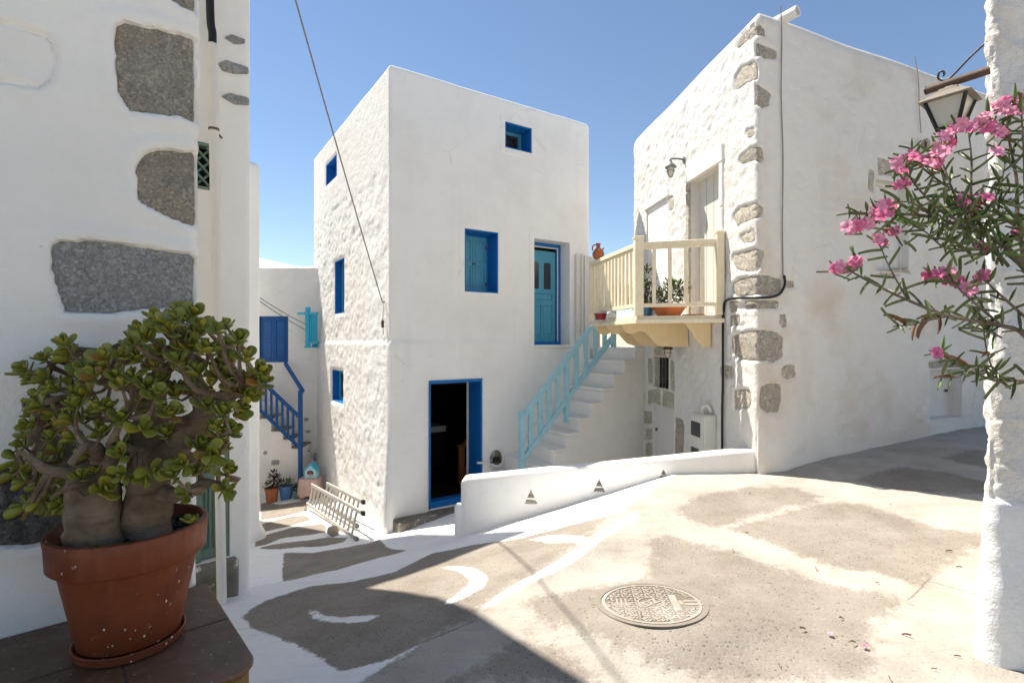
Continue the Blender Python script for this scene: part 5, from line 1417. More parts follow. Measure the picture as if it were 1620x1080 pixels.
# ================================================================== POTS, PLANTS
def place(me, name, mat4, parent):
    o = bpy.data.objects.new(name, me); C.objects.link(o); o.parent = parent
    mm_ = mat4.copy(); mm_.translation = mat4.translation-wloc(parent) if parent else mat4.translation
    o.matrix_local = mm_; return o
def basis(fwd, up, s=1., roll=0.):
    y = Vector(fwd).normalized(); z = Vector(up)-y*Vector(up).dot(y)
    if z.length < 1e-4: z = Vector((1, 0, 0))-y*y.x
    z.normalize(); x = y.cross(z)
    m = Matrix((x*s, y*s, z*s)).transposed().to_4x4()
    return m @ Matrix.Rotation(roll, 4, 'Y') if roll else m
def at_(m, p): m = m.copy(); m.translation = p; return m
def leaf_mesh(name, outline, thick, curl, fold, mat):
    """outline: [(y, halfwidth)] along the leaf, unit length; thick > 0 gives a fleshy two-sided leaf"""
    vs, fs = [], []; n = len(outline); W_ = 5 if thick else 3
    def z(y, q): return curl*y*y+fold*abs(q)
    sides = (1, -1) if thick else (1,)
    for sd in sides:
        b = len(vs)
        for y, h in outline:
            for j in range(W_):
                q = (j/(W_-1)*2-1); bul = thick*(1-q*q)*min(1, h/.12) if thick else 0
                vs.append((q*h, y, z(y, q)+sd*bul))
        for i in range(n-1):
            for j in range(W_-1):
                f = (b+i*W_+j, b+i*W_+j+1, b+(i+1)*W_+j+1, b+(i+1)*W_+j); fs.append(f if sd > 0 else f[::-1])
    me = bpy.data.meshes.new(name); me.from_pydata(vs, [], fs); me.update()
    bm = bmesh.new(); bm.from_mesh(me); bmesh.ops.remove_doubles(bm, verts=bm.verts, dist=1e-4); bm.to_mesh(me); bm.free()
    me.polygons.foreach_set('use_smooth', [True]*len(me.polygons)); me.materials.append(mat); return me
class Stuff:
    """many copies of a mesh joined into one object"""
    def __init__(s): s.v = []; s.f = []; s.mi = []; s.k = 0; s.mats = []
    def add(s, me, m):
        co_ = np.empty(len(me.vertices)*3); me.vertices.foreach_get('co', co_); co_ = co_.reshape(-1, 3)
        R = np.array(m.to_3x3()); s.v.append(co_ @ R.T+np.array(m.translation))
        mt = me.materials[0]
        if mt not in s.mats: s.mats.append(mt)
        q = s.mats.index(mt)
        for p in me.polygons: s.f.append([v+s.k for v in p.vertices]); s.mi.append(q)
        s.k += len(co_)
    def build(s, name, parent):
        o = raw_mesh(name, np.concatenate(s.v), s.f, None, parent)
        for mt in s.mats: o.data.materials.append(mt)
        o.data.polygons.foreach_set('material_index', s.mi); o['kind'] = 'stuff'; return o

# ---- tiled bench
bZ = Z(-1.0)
bk = gp(0, 0) if False else None
def bench_pt(px, py): d = 1.0*FPX/(py-CY); return Vector(((px-CX)/FPX*d, d))
b_fr = bench_pt(421, 1046); b_br = bench_pt(316, 934)
bu = NU; bn = Vector((bu.y, -bu.x))            # along the wall, out of it
e_out = (b_fr-nC).dot(bn); e_rt = max((b_fr-nC).dot(bu), (b_br-nC).dot(bu))-.02
BF = Frame((nC.x, nC.y, 0), (*bu, 0), (*bn, 0))
bench = thing('tiled_bench', 'brown tiled masonry bench against the stone wall, carrying the big potted plant', 'bench', BF(e_rt-.8, e_out/2, Z(-1.6)))
def rounded(a0, a1, b0, b1, r):
    pts = [(a0, b0), (a1, b0)]
    pts += [(a1-r+r*math.cos(t), b1-r+r*math.sin(t)) for t in [math.pi/2*k/8 for k in range(9)]]
    return pts+[(a0, b1)]
m = MB(BF); m.prism(rounded(e_rt-2.2, e_rt-.012, -.03, e_out-.012, .07), Z(-1.75), bZ-.022, BF, 'ab'); m.build('base', M['tileside'], bench, .012, jit=.008)
m = MB(BF); m.prism(rounded(e_rt-2.2, e_rt-.010, -.03, e_out-.010, .07), bZ-.022, bZ-.004, BF, 'ab'); m.build('grout_bed', M['grout'], bench, .004)
ts_ = .31
for i in range(7):
    for j in range(2):
        a1, a0 = e_rt-i*ts_*1.03, e_rt-(i+1)*ts_*1.03; b1 = e_out-j*(e_out/2); b0 = b1-e_out/2
        g = .0025; m = MB(BF)
        if i == 0 and j == 0: m.prism(rounded(a0+g, a1, b0+g, b1, .07), bZ-.018, bZ, BF, 'ab')
        else: m.box(a0+g, a1-(g if i else 0), max(b0, -.02)+g, b1-(g if j else 0), bZ-.018, bZ+.0006*random.random())
        m.build('tile', M['tile'], bench, .004, seg=2)

# ---- big terracotta pot with the jade plant
pc_ = P(207, 1000, 1.0); dd = 1.745; pcx = (207-CX)/FPX*dd; PC = Vector((pcx, dd, bZ))
pot = thing('terracotta_pot', 'large paint-flecked terracotta pot on a saucer standing on the tiled bench', 'pot', PC)
PCX = .83
pr = [(0, .03), (.165, .03), (.172, .034), (.205, .17), (.232, .285), (.236, .290), (.254, .291), (.262, .298), (.266, .36), (.270, .385), (.266, .394), (.252, .396), (.245, .390), (.238, .34), (.225, .30), (0, .30)]
pr = [(r*PCX, z) for r, z in pr]
m = MB(); m.lathe(pr, PC, 64, False); m.build('pot_body', M['terra'], pot, smooth=True)
m = MB(); m.lathe([(0, .001), (.135, .001), (.152, .006), (.157, .030), (.153, .033), (.147, .030), (.143, .016), (0, .014)], PC, 56, False); m.build('saucer', M['terra'], pot, smooth=True)
vs, fs = [], []; Ns, Rs = 40, 12
for i in range(Rs+1):
    r = .196*i/Rs
    for j in range(Ns):
        t = 2*math.pi*j/Ns; x, y = PC.x+r*math.cos(t), PC.y+r*math.sin(t)
        vs.append((x, y, PC.z+.345+.012*mn.noise((x*14, y*14, 0))+.012*mn.noise((x*45, y*45, 1))+.02*(1-r/.196)))
for i in range(Rs):
    for j in range(Ns): fs.append((i*Ns+j, i*Ns+(j+1) % Ns, (i+1)*Ns+(j+1) % Ns, (i+1)*Ns+j))
raw_mesh('soil', vs, fs, M['soil'], pot)
gr_ = Stuff(); pebm = bpy.data.meshes.new('chip'); bm = bmesh.new(); bmesh.ops.create_icosphere(bm, subdivisions=1, radius=.5); bm.to_mesh(pebm); bm.free(); pebm.materials.append(M['soil'])
pebl = pebm.copy(); pebl.materials.clear(); pebl.materials.append(M['stone_dark'])
for k in range(420):
    r, t = .190*math.sqrt(random.random()), random.random()*6.28; p = PC+Vector((r*math.cos(t), r*math.sin(t), .352+.02*(1-r/.238)))
    gr_.add(pebl if random.random() < .55 else pebm, at_(Matrix.Rotation(random.random()*6, 4, 'Z') @ Matrix.Rotation(random.random(), 4, 'X') @ Matrix.Diagonal((.018*random.uniform(.5, 1.4), .010, .008, 1)), p))
gr_.build('soil_crumbs', pot)

JD = 1.72
def jp(cx, cy, dz=0.): return P(cx*.5556, 480+cy*.5556, JD+dz)
jade = thing('jade_plant', 'old jade plant with two thick ringed trunks and fleshy leaves in the terracotta pot', 'plant', PC+Vector((0, 0, .35)))
def knob(pts, rs, name):
    pp = smooth_path(pts, 6); n = len(pp); rr = []
    for i in range(n):
        q = i/(n-1)*(len(rs)-1); a = int(min(q, len(rs)-2)); f_ = q-a
        rr.append((rs[a]*(1-f_)+rs[a+1]*f_)*(1+.07*mn.noise(pp[i]*26)+.015*math.sin(i*2.1)))
    m = MB(); m.tube(pp, rr, 14); o = m.build(name, M['bark'], jade, smooth=True)
    for v in o.data.vertices: v.co += mn.noise_vector(v.co*13)*.016+mn.noise_vector(v.co*42)*.0045
    return pp
px2 = .5556*JD/FPX   # metres per crop pixel
skel = []
skel.append(knob([jp(272, 730, -.06), jp(272, 660, -.06), jp(266, 560, -.06), jp(258, 500, -.05), jp(235, 465, -.05)], [82*px2, 76*px2, 62*px2, 56*px2, 40*px2], 'trunk'))
skel.append(knob([jp(424, 690, .02), jp(424, 620, .02), jp(424, 520, .02), jp(430, 400, .03), jp(436, 290, .04), jp(420, 255, .04)], [72*px2, 60*px2, 60*px2, 48*px2, 38*px2, 20*px2], 'trunk'))
for pts, rs in [([jp(245, 480, -.05), jp(190, 440, .0), jp(135, 400, .05), jp(108, 345, .06), jp(135, 285, .05), (jp(205, 265, .03)), jp(245, 225, .0)], (38, 34, 30, 26, 22, 16, 9)),
                ([jp(280, 480, -.07), jp(325, 440, -.1), jp(350, 415, -.11), jp(400, 418, -.13)], (24, 18, 14, 8)),
                ([jp(285, 470, -.05), jp(270, 420, -.12), jp(235, 405, -.16), jp(200, 460, -.2)], (22, 16, 12, 7)),
                ([jp(445, 470, .02), jp(500, 410, .0), (jp(545, 350, -.02)), jp(575, 300, -.02), jp(552, 220, .0), jp(535, 140, .02)], (48, 42, 36, 28, 18, 8)),
                ([jp(570, 305, -.02), jp(630, 285, -.04), jp(700, 240, -.05)], (20, 13, 7)),
                ([jp(590, 300, .0), jp(655, 240, .04), jp(640, 170, .05), jp(665, 120, .05)], (22, 16, 12, 6)),
                ([jp(460, 540, .0), jp(520, 545, -.06), jp(580, 515, -.08), jp(640, 515, -.08)], (24, 16, 11, 6)),
                ([jp(420, 290, .03), jp(385, 240, -.02), jp(345, 200, -.05), jp(310, 165, -.05)], (20, 14, 10, 6)),
                ([jp(440, 300, .04), jp(470, 220, .0), jp(500, 150, .0), jp(540, 60, .02)], (24, 17, 11, 6)),
                ([jp(140, 290, .05), jp(120, 230, .03), jp(150, 170, .03), jp(190, 130, .03)], (16, 11, 9, 5)),
                ([jp(220, 480, -.08), jp(150, 480, -.12), jp(90, 445, -.14), jp(50, 430, -.15)], (20, 13, 9, 5)),
                ([jp(250, 500, -.1), jp(200, 525, -.17), jp(140, 555, -.2)], (16, 10, 6)),
                ([jp(520, 400, -.02), jp(590, 390, -.07), jp(655, 365, -.1)], (16, 10, 6)),
                ([jp(300, 455, -.1), jp(320, 380, -.14), jp(345, 320, -.15)], (14, 10, 6)),
                ([jp(430, 400, .03), jp(370, 350, .1), jp(280, 320, .14), jp(210, 330, .14)], (20, 14, 10, 6)),
                ([jp(500, 410, .0), jp(560, 440, .08), jp(620, 430, .1)], (16, 11, 6))]:
    skel.append(knob(pts, [r*px2 for r in rs], 'branch'))
ol = [(0, .05), (.18, .14), (.42, .26), (.68, .33), (.86, .29), (.96, .17), (1.0, .03)]
lm = [leaf_mesh('jade_leaf_a', ol, .055, .22, .07, M['jade']), leaf_mesh('jade_leaf_b', ol, .05, .10, .04, M['jade']), leaf_mesh('jade_leaf_c', ol, .055, .28, .05, M['jadey']), leaf_mesh('jade_leaf_d', ol, .05, .1, .05, M['jadeo'])]
clus = [(430,45),(500,40),(560,30),(620,80),(680,105),(700,150),(740,190),(745,215),(690,215),(640,165),(590,130),(540,120),(480,80),(420,90),(370,110),(460,130),(510,160),(620,130),(560,85),(350,150),(310,170),(390,160),(440,180),(340,235),(290,190),(230,180),(190,110),(190,150),(120,150),(70,185),(130,210),(190,140),(240,195),(330,205),(420,235),(460,215),(500,255),(540,240),(600,235),(660,240),(700,300),(640,310),(590,290),(110,300),(150,320),(220,290),(270,300),(200,330),(350,325),(410,355),(470,370),(280,355),(210,380),(330,395),(140,375),(60,405),(40,435),(110,440),(90,470),(170,450),(230,490),(300,530),(130,550),(100,570),(160,570),(350,490),(410,490),(440,480),(490,490),(530,540),(560,480),(610,430),(650,475),(640,520),(580,440),(520,460),(660,360),(620,370),(180,500),(280,475),(60,500),(75,580),(390,110),(620,200),(530,190),(450,260),(150,240),(250,250),(205,250),(310,290),(380,290),(380,210),(490,310),(560,190),(650,200),(705,255),(725,225),(160,420),(240,430),(80,350),(115,270),(90,215),(350,420),(610,340),(575,400),(110,520),(190,560),(580,60),(520,90),(660,150),(455,60),(395,75),(300,150),(270,205)]
cl = [(x+random.uniform(-6, 6), y+random.uniform(-6, 6), 1) for x, y in clus]
cl += [(x+random.uniform(-26, 26), y+random.uniform(-22, 22), 0) for x, y in random.sample(clus, 105)]
allp = [(p, i) for i, sk in enumerate(skel[2:]) for p in sk[len(sk)//3:]]+[(p, 9) for p in skel[1][-10:]]+[(p, 9) for p in skel[0][-8:]]
ctr = jp(390, 350, .05); leaves = []; twig = MB()
for x, y, front in cl:
    rel = (x-390)/370
    dz = (random.uniform(-.20, -.05) if front else random.uniform(.0, .24))*math.sqrt(max(.25, 1-rel*rel))
    tip = jp(x, y, dz); q = min(allp, key=lambda a: (a[0]-tip).length)[0]
    L_ = (tip-q).length; mid = q.lerp(tip, .55)+Vector((random.uniform(-.02, .02), random.uniform(-.02, .02), -.015-.12*L_))
    pth = smooth_path([q, mid, tip], 3); r0 = .004+.010*min(1, L_/.25)
    twig.tube(pth, [r0*(1-.6*i/(len(pth)-1)) for i in range(len(pth))], 6)
    ax = ((tip-mid).normalized()+(tip-ctr).normalized()*.7+Vector((0, -.1, .55))).normalized()
    s_ = random.uniform(.85, 1.2)
    yel = random.random()
    side = ax.cross(Vector((.3, .2, 1))).normalized(); oth = ax.cross(side)
    nl = random.choice((6, 7, 8, 9))
    for k in range(nl):
        a = k*2.4+random.uniform(-.3, .3); lev = k/nl
        rad = side*math.cos(a)+oth*math.sin(a); tilt = .25+1.05*lev+random.uniform(-.12, .12)
        fw = rad*math.cos(tilt)+ax*math.sin(tilt); ln = .046*s_*(1.05-.45*lev)*random.uniform(.85, 1.15)
        mi_ = random.random()
        me_ = lm[3] if (mi_ < .055 and lev < .5) else (lm[2] if mi_ < (.42 if yel > .6 else .16) else lm[random.randint(0, 1)])
        leaves.append((me_, at_(basis(fw, ax, ln, random.uniform(-.3, .3)), tip-ax*(.018*(1-lev)))))
twig.build('twigs', M['bark'], jade, smooth=True)['kind'] = 'stuff'
for cx, cy, n_ in ((262, 700, 6), (540, 625, 8)):    # seedlings in the soil
    b_ = jp(cx, cy, -.12 if cx < 300 else -.02)
    for k in range(n_):
        a = k*2.4; leaves.append((lm[2 if k % 2 else 1], at_(basis(Vector((math.cos(a), math.sin(a), .45)), Vector((0, 0, 1)), .035), b_)))
camv = Vector((0, 0, EYE)); leaves.sort(key=lambda l: (l[1].translation-camv).length)
for me_, mx in leaves[:300]: place(me_, 'leaf', mx, jade)
sf = Stuff()
for me_, mx in leaves[300:]: sf.add(me_, mx)
sf.build('foliage', jade)

# ---- oleander at the right
ole = thing('oleander', 'oleander bush with pink flower clusters and narrow leaves reaching in from the right', 'shrub', Vector((2.75, 2.05, float(zg(2.75, 2.05)))))
OD = 2.06
def op(cx, cy, dz=0.): return P(1300+cx/1.6875, 60+cy/1.6875, OD+dz)
stems = [([(760, 1100), (640, 900), (540, 792), (480, 768), (340, 742), (230, 700), (130, 652), (70, 618)], -.04, 11),
         ([(760, 1100), (700, 760), (540, 600), (470, 545), (420, 520), (300, 480), (210, 470), (120, 470), (70, 470)], .0, 12),
         ([(760, 1100), (640, 960), (540, 916), (470, 915), (400, 890), (345, 852), (312, 836)], .05, 10),
         ([(480, 915), (455, 880), (440, 830), (430, 765)], .05, 5), ([(470, 545), (400, 500), (330, 470), (265, 410), (215, 345)], -.05, 8),
         ([(560, 520), (500, 490), (430, 440), (340, 400), (250, 330), (240, 300)], .06, 8), ([(560, 700), (525, 500), (520, 380), (500, 270), (490, 190)], .05, 9),
         ([(430, 520), (400, 430), (400, 330), (392, 250)], .02, 7), ([(560, 760), (470, 680), (430, 645), (400, 655)], -.05, 6), ([(480, 768), (400, 700), (345, 650), (325, 635)], -.06, 6),
         ([(455, 450), (480, 380), (490, 330)], .06, 5), ([(340, 742), (290, 752), (240, 765), (190, 770)], -.05, 5), ([(230, 700), (180, 610), (150, 540)], -.03, 5),
         ([(420, 520), (360, 430), (320, 330), (300, 310)], -.02, 6), ([(700, 760), (560, 640), (520, 620)], -.02, 6), ([(300, 480), (240, 440), (180, 440)], -.06, 5),
         ([(560, 600), (545, 430), (540, 300), (530, 170)], -.03, 8), ([(470, 915), (420, 880), (360, 905), (310, 905)], .02, 5), ([(600, 620), (560, 560), (520, 530)], -.08, 6),
         ([(400, 560), (330, 560), (280, 520), (240, 500)], .08, 5), ([(420, 530), (390, 470), (370, 440)], -.1, 5), ([(540, 300), (470, 240), (430, 215)], .0, 5),
         ([(700, 860), (600, 720), (540, 660)], .06, 6), ([(480, 800), (420, 760), (430, 700)], .04, 4), ([(470, 545), (440, 580), (425, 562)], -.08, 4)]
sol = [(0, .012), (.12, .045), (.35, .078), (.6, .072), (.82, .042), (1.0, .003)]
lo_ = [leaf_mesh('oleander_leaf_a', sol, 0, .12, .10, M['olea']), leaf_mesh('oleander_leaf_b', sol, 0, -.14, .12, M['olea']), leaf_mesh('oleander_leaf_c', sol, 0, .05, .10, M['oleb']), leaf_mesh('oleander_leaf_d', sol, 0, -.4, .2, M['dryleaf'])]
oleaves = []
for sti, (pts, dz, r) in enumerate(stems):
    pp = [op(x, y, dz+.03*mn.noise((x*.01, y*.01, sti))+(.10*(i == 0))) for i, (x, y) in enumerate(pts)]
    sp_ = smooth_path(pp, 6); n = len(sp_); m = MB(); m.tube(sp_, [max(.0028, r*.0010*(1-.72*i/(n-1))) for i in range(n)], 6)
    m.build('stem', M['stem'], ole, smooth=True)
    # leaves in whorls of three along the outer two thirds
    acc = 0
    for i in range(1, n):
        acc += (sp_[i]-sp_[i-1]).length
        q = i/(n-1)
        if q < .30 and n > 20: continue
        if acc > (.032 if q > .75 else .047):
            acc = 0; t = (sp_[i]-sp_[i-1]).normalized(); u = t.cross(Vector((0, 0, 1)) if abs(t.z) < .9 else Vector((1, 0, 0))).normalized(); v = t.cross(u)
            a0 = random.random()*6.28
            for k in range(3):
                if random.random() < .2: continue
                a = a0+k*2.09+random.uniform(-.3, .3); rd = u*math.cos(a)+v*math.sin(a)
                fw = (t*random.uniform(.35, .95)+rd+Vector((0, 0, random.uniform(-.35, .15)))).normalized()
                mi_ = random.random(); fresh = q > .88 and mi_ < .5
                me_ = lo_[3] if (mi_ > .985 or (sti == 11 and mi_ > .75)) else (lo_[2] if fresh else lo_[random.randint(0, 1)])
                oleaves.append((me_, at_(basis(fw, Vector((0, 0, 1))+rd*.4, random.uniform(.045, .088)*(1.1 if q < .9 else .8), random.uniform(-.5, .5)), sp_[i])))
tb_ = op(760, 1100); tg_ = Vector((tb_.x+.06, tb_.y+.06, float(zg(tb_.x+.06, tb_.y+.06))))
for dx, dy, r_ in ((0, 0, .022), (.05, -.04, .016), (-.04, .05, .014)):
    m = MB(); m.tube(smooth_path([tg_+Vector((dx, dy, -.03)), tg_.lerp(tb_, .5)+Vector((dx*.8+.02, dy*.8, 0)), tb_+Vector((dx*.2, dy*.2, 0)), tb_+Vector((dx*.1-.03, dy*.1, .06))], 5), [r_*(1-.02*i) for i in range(16)], 8); m.build('trunk', M['stem'], ole, smooth=True)
# flowers
def flower_mesh(name, mat, sc_):
    vs, fs = [], []
    for k in range(5):
        a = k*2*math.pi/5; ca, sa = math.cos(a), math.sin(a); b = len(vs)
        for r, w, z in ((.08, .05, 0), (.40, .26, .16), (.75, .40, .22), (1.0, .26, .14)):
            for s_ in (-1, 0, 1):
                tw = .14*r; x, y = r*(1-.05*abs(s_)), s_*w+tw
                vs.append((x*ca-y*sa, x*sa+y*ca, z-.10*(s_ == 0)+.05*s_+random.uniform(-.05, .05)))
        for i in range(3):
            for j in range(2): fs.append((b+i*3+j, b+i*3+j+1, b+(i+1)*3+j+1, b+(i+1)*3+j))
    b = len(vs)
    for k in range(6):
        a = k*math.pi/3; vs += [(.11*math.cos(a), .11*math.sin(a), .02), (.05*math.cos(a), .05*math.sin(a), .3)]
    for k in range(6): k2 = (k+1) % 6; fs.append((b+2*k, b+2*k2, b+2*k2+1, b+2*k+1))
    me = bpy.data.meshes.new(name); me.from_pydata([Vector(v)*sc_ for v in vs], [], fs); me.polygons.foreach_set('use_smooth', [True]*len(me.polygons)); me.materials.append(mat); return me
fms = [flower_mesh('flower_a', M['petal'], 1), flower_mesh('flower_b', M['petal2'], 1), flower_mesh('flower_c', M['petal2'], 1)]
bdm = bpy.data.meshes.new('bud'); bm = bmesh.new(); bmesh.ops.create_icosphere(bm, subdivisions=1, radius=.5); [setattr(v, 'co', Vector((v.co.x*.34, v.co.y+.5, v.co.z*.34))) for v in bm.verts]; bm.to_mesh(bdm); bm.free(); bdm.materials.append(M['bud'])
fcl = [(205,325),(250,310),(205,345),(215,385),(310,300),(335,260),(360,240),(385,235),(300,340),(320,300),(430,215),(445,240),(490,175),(520,165),(470,190),(500,190),(470,245),(150,465),(170,440),(100,500),(120,490),(170,475),(160,540),(70,505),(185,510),(60,610),(90,590),(45,620),(375,440),(400,455),(430,430),(330,630),(310,640),(290,630),(345,640),(400,665),(430,635),(375,655),(522,525),(305,842),(472,302),(425,560),(535,185),(345,285),(410,230),(280,330)]
small = {(522,525),(472,302),(425,560),(305,842),(45,620),(290,630)}
for x, y in fcl:
    for k in range(2 if (x, y) in small else 3):
        p = op(x+random.uniform(-13, 13), y+random.uniform(-11, 11), random.uniform(-.10, .03))
        n_v = (Vector((-p.x*.35, -p.y*.6, .1))+Vector((random.uniform(-.7, .7), random.uniform(-.4, .4), random.uniform(-.3, .9)))).normalized()
        place(fms[random.choice((0, 0, 1, 2))], 'flower', at_(basis(n_v.cross(Vector((random.random(), .3, .5))), n_v, random.uniform(.020, .028)), p), ole)
    for k in range(3):
        p = op(x+random.uniform(-10, 14), y+random.uniform(2, 16), random.uniform(-.04, .05))
        place(bdm, 'bud', at_(basis(Vector((random.uniform(-1, .3), random.uniform(-.6, .4), random.uniform(.0, 1))), Vector((0, 0, 1)), random.uniform(.016, .028)), p), ole)
    for k in range(3):
        p = op(x+random.uniform(-12, 16), y+random.uniform(4, 22), random.uniform(-.05, .06))
        oleaves.append((lo_[2 if random.random() < .35 else 0], at_(basis(Vector((random.uniform(-1, .6), random.uniform(-.6, .4), random.uniform(-.6, 1))), Vector((0, 0, 1)), random.uniform(.05, .08), random.uniform(-.5, .5)), p)))
# denser leaf mass in the middle and to the right
for k in range(170):
    x = random.gauss(400, 90); y = random.gauss(490, 45)
    if x > 620: continue
    p = op(x, y, random.uniform(-.10, .12))
    oleaves.append((lo_[random.choice((0, 0, 1, 1, 2))], at_(basis(Vector((random.uniform(-1, .5), random.uniform(-.7, .5), random.uniform(-.7, .8))), Vector((0, 0, 1)), random.uniform(.055, .095), random.uniform(-.6, .6)), p)))
vis = lambda l: 0 if -.02 < (l[1].translation.x/l[1].translation.y) < .985 else 1
oleaves.sort(key=lambda l: (vis(l), (l[1].translation-camv).length))
for me_, mx in oleaves[:300]: place(me_, 'leaf', mx, ole)
sf = Stuff()
for me_, mx in oleaves[300:]: sf.add(me_, mx)
sf.build('foliage', ole)

# ---- small pots and things in the lane
def small_pot(name, label, base, r0, r1, h, mat, lip=.012, group=None, cat='pot'):
    t = thing(name, label, cat, base, group)
    m = MB(); m.lathe([(0, 0), (r0, 0), (r1*.94, h*.80), (r1, h*.80), (r1+lip*.3, h), (r1-lip, h), (r1*.86, h*.82), (0, h*.8)], base, 20, False); m.build('pot_body', mat, t, smooth=True)
    m = MB(); m.lathe([(0, h*.86), (r1*.88, h*.84)], base, 16, False); m.build('soil', M['soil'], t)
    return t
sol2 = [(0, .06), (.3, .16), (.65, .22), (.9, .14), (1, .01)]
lf_s = leaf_mesh('small_leaf_a', sol2, 0, -.15, .1, M['shrub']); lf_p = leaf_mesh('small_leaf_b', sol2, 0, -.1, .1, M['purple']); lf_g = leaf_mesh('small_leaf_c', sol2, 0, .15, .1, M['oleb'])
def tuft(name, label, base, blobs, cat='plant', group=None):
    """blobs: (centre, radius, number, leaf mesh, leaf length); leaves on thin stems from the base"""
    t = thing(name, label, cat, base, group); st = Stuff(); tw = MB(); L_ = []
    for c, r, n, lmsh, ln in blobs:
        tw.tube([base, base.lerp(c, .6)+Vector((.01, .01, 0)), c], [.008, .006, .004], 5)
        for _ in range(n):
            v = Vector((random.gauss(0, 1), random.gauss(0, 1), random.gauss(0, 1))).normalized(); p = c+v*r*random.random()**.5
            L_.append((lmsh, at_(basis(v+Vector((0, 0, .3)), Vector((0, 0, 1)), ln*random.uniform(.7, 1.2), random.uniform(-.6, .6)), p)))
    for k, (a, b) in enumerate(L_): st.add(a, b)
    st.build('foliage', t); tw.build('stems', M['stem'], t); return t
def base_at(px, py): p = gp(px, py); return p
b1 = base_at(430, 794); k1_ = b1.y/FPX
small_pot('flower_pot', 'terracotta flower pot at the left end of the row under the lane stairs', b1, 8*k1_, 10.5*k1_, 23*k1_, M['terra2'], group='flower pots in the lane')
tuft('potted_succulent', 'dark purple and green succulents in the terracotta pot in the lane', b1+Vector((0, 0, 21*k1_)), [(b1+Vector((-5*k1_, -.02, 26*k1_)), .07, 40, lf_g, .055), (b1+Vector((4*k1_, 0, 33*k1_)), .09, 60, lf_p, .07), (b1+Vector((1*k1_, .05, 42*k1_)), .07, 40, lf_p, .07), (b1+Vector((10*k1_, 0, 30*k1_)), .05, 24, lf_p, .06)])
b2 = base_at(453, 789); k2_ = b2.y/FPX
small_pot('flower_pot', 'glossy blue flower pot, widest of the row under the lane stairs', b2, 8*k2_, 11.5*k2_, 22*k2_, M['bluepot'], group='flower pots in the lane')
tuft('potted_shrub', 'low green plant in the blue flower pot in the lane', b2+Vector((0, 0, 20*k2_)), [(b2+Vector((-4*k2_, 0, 24*k2_)), .08, 60, lf_s, .05), (b2+Vector((4*k2_, 0, 25*k2_)), .09, 60, lf_g, .05)])
b3 = base_at(468.5, 788); k3_ = b3.y/FPX
small_pot('flower_pot', 'small grey green flower pot beside the blue one in the lane', b3, 4*k3_, 5.5*k3_, 13*k3_, M['greenpot'], group='flower pots in the lane')
tuft('potted_succulent', 'small dark plant in the grey green pot beside the cloth-covered table', b3+Vector((0, 0, 12*k3_)), [(b3+Vector((0, 0, 17*k3_)), .06, 36, lf_p, .05), (b3+Vector((2*k3_, 0, 21*k3_)), .05, 24, lf_s, .04)])
# table with a cloth and a small blue house on it
tbs = gp(491, 787); kt = tbs.y/FPX; tzt = tbs.z+32*kt
tbl = thing('cloth_table', 'little table under a faded pink cloth at the foot of the lane stairs', 'table', tbs)
vs, fs = [], []; nn_ = 40; hw_, hd_ = 16*kt, .16
def rim(q, f_):
    a = 2*math.pi*q; x, y = math.cos(a), math.sin(a); e = 4; s_ = (abs(x)**e+abs(y)**e)**(-1/e); return x*s_*hw_*f_, y*s_*hd_*f_
for lv, (f_, zq) in enumerate(((.0, 0), (.96, 0), (1.0, -.012), (1.04, -.12), (1.08, -.26), (1.10, -.32))):
    for i in range(nn_):
        x, y = rim(i/nn_, f_+(.03*math.sin(i*2.2)*max(0, lv-2)/2)); vs.append((tbs.x+x, tbs.y+y, tzt+zq+(.02*math.sin(i*1.3) if lv == 5 else 0)))
for lv in range(5):
    for i in range(nn_): fs.append((lv*nn_+i, lv*nn_+(i+1) % nn_, (lv+1)*nn_+(i+1) % nn_, (lv+1)*nn_+i))
raw_mesh('cloth', vs, fs, M['pinkcloth'], tbl)
for sx in (-1, 1):
    for sy in (-1, 1):
        m = MB(); m.box(tbs.x+sx*hw_*.75-.02, tbs.x+sx*hw_*.75+.02, tbs.y+sy*hd_*.7-.02, tbs.y+sy*hd_*.7+.02, tbs.z, tzt-.01); m.build('leg', M['wood'], tbl)
hb = Vector((tbs.x+2.5*kt, tbs.y, tzt+.002)); HBF = Frame((hb.x, hb.y, hb.z), (1, 0, 0), (0, -1, 0))
hs = thing('toy_house', 'small turquoise wooden house with a pointed roof standing on the pink-clothed table', 'ornament', hb)
w_ = 9*kt; m = MB(HBF); m.prism([(-w_, 0), (w_, 0), (w_, 12*kt), (0, 21*kt), (-w_, 12*kt)], -.08, .08); m.build('body', M['railblue'], hs, .004)
for sgn in (-1, 1):
    m = MB(HBF); m.beam(HBF(0, 0, 22*kt), HBF(sgn*w_*1.25, 0, 11*kt), .02, .22, (0, 0, 1)) if False else m.prism([(0, 21.5*kt), (sgn*w_*1.2, 10.8*kt), (sgn*w_*1.2, 12.6*kt), (0, 23.6*kt)], -.10, .10); m.build('roof_board', M['lightblue'], hs, .003)
m = MB(HBF); m.prism([(w_*.55*math.cos(t), 8.5*kt+4.2*kt*math.sin(t)) for t in [2*math.pi*k/14 for k in range(14)]], .0805, .086); m.build('opening', M['blackm'], hs)
m = MB(HBF); m.box(-w_*.4, w_*.5, .083, .10, 5.2*kt, 7.2*kt); m.build('perch_tray', M['rope'], hs)
m = MB(HBF); m.box(-.02, .03, .087, .095, 8*kt, 11*kt); m.build('picture', M['bud'], hs)
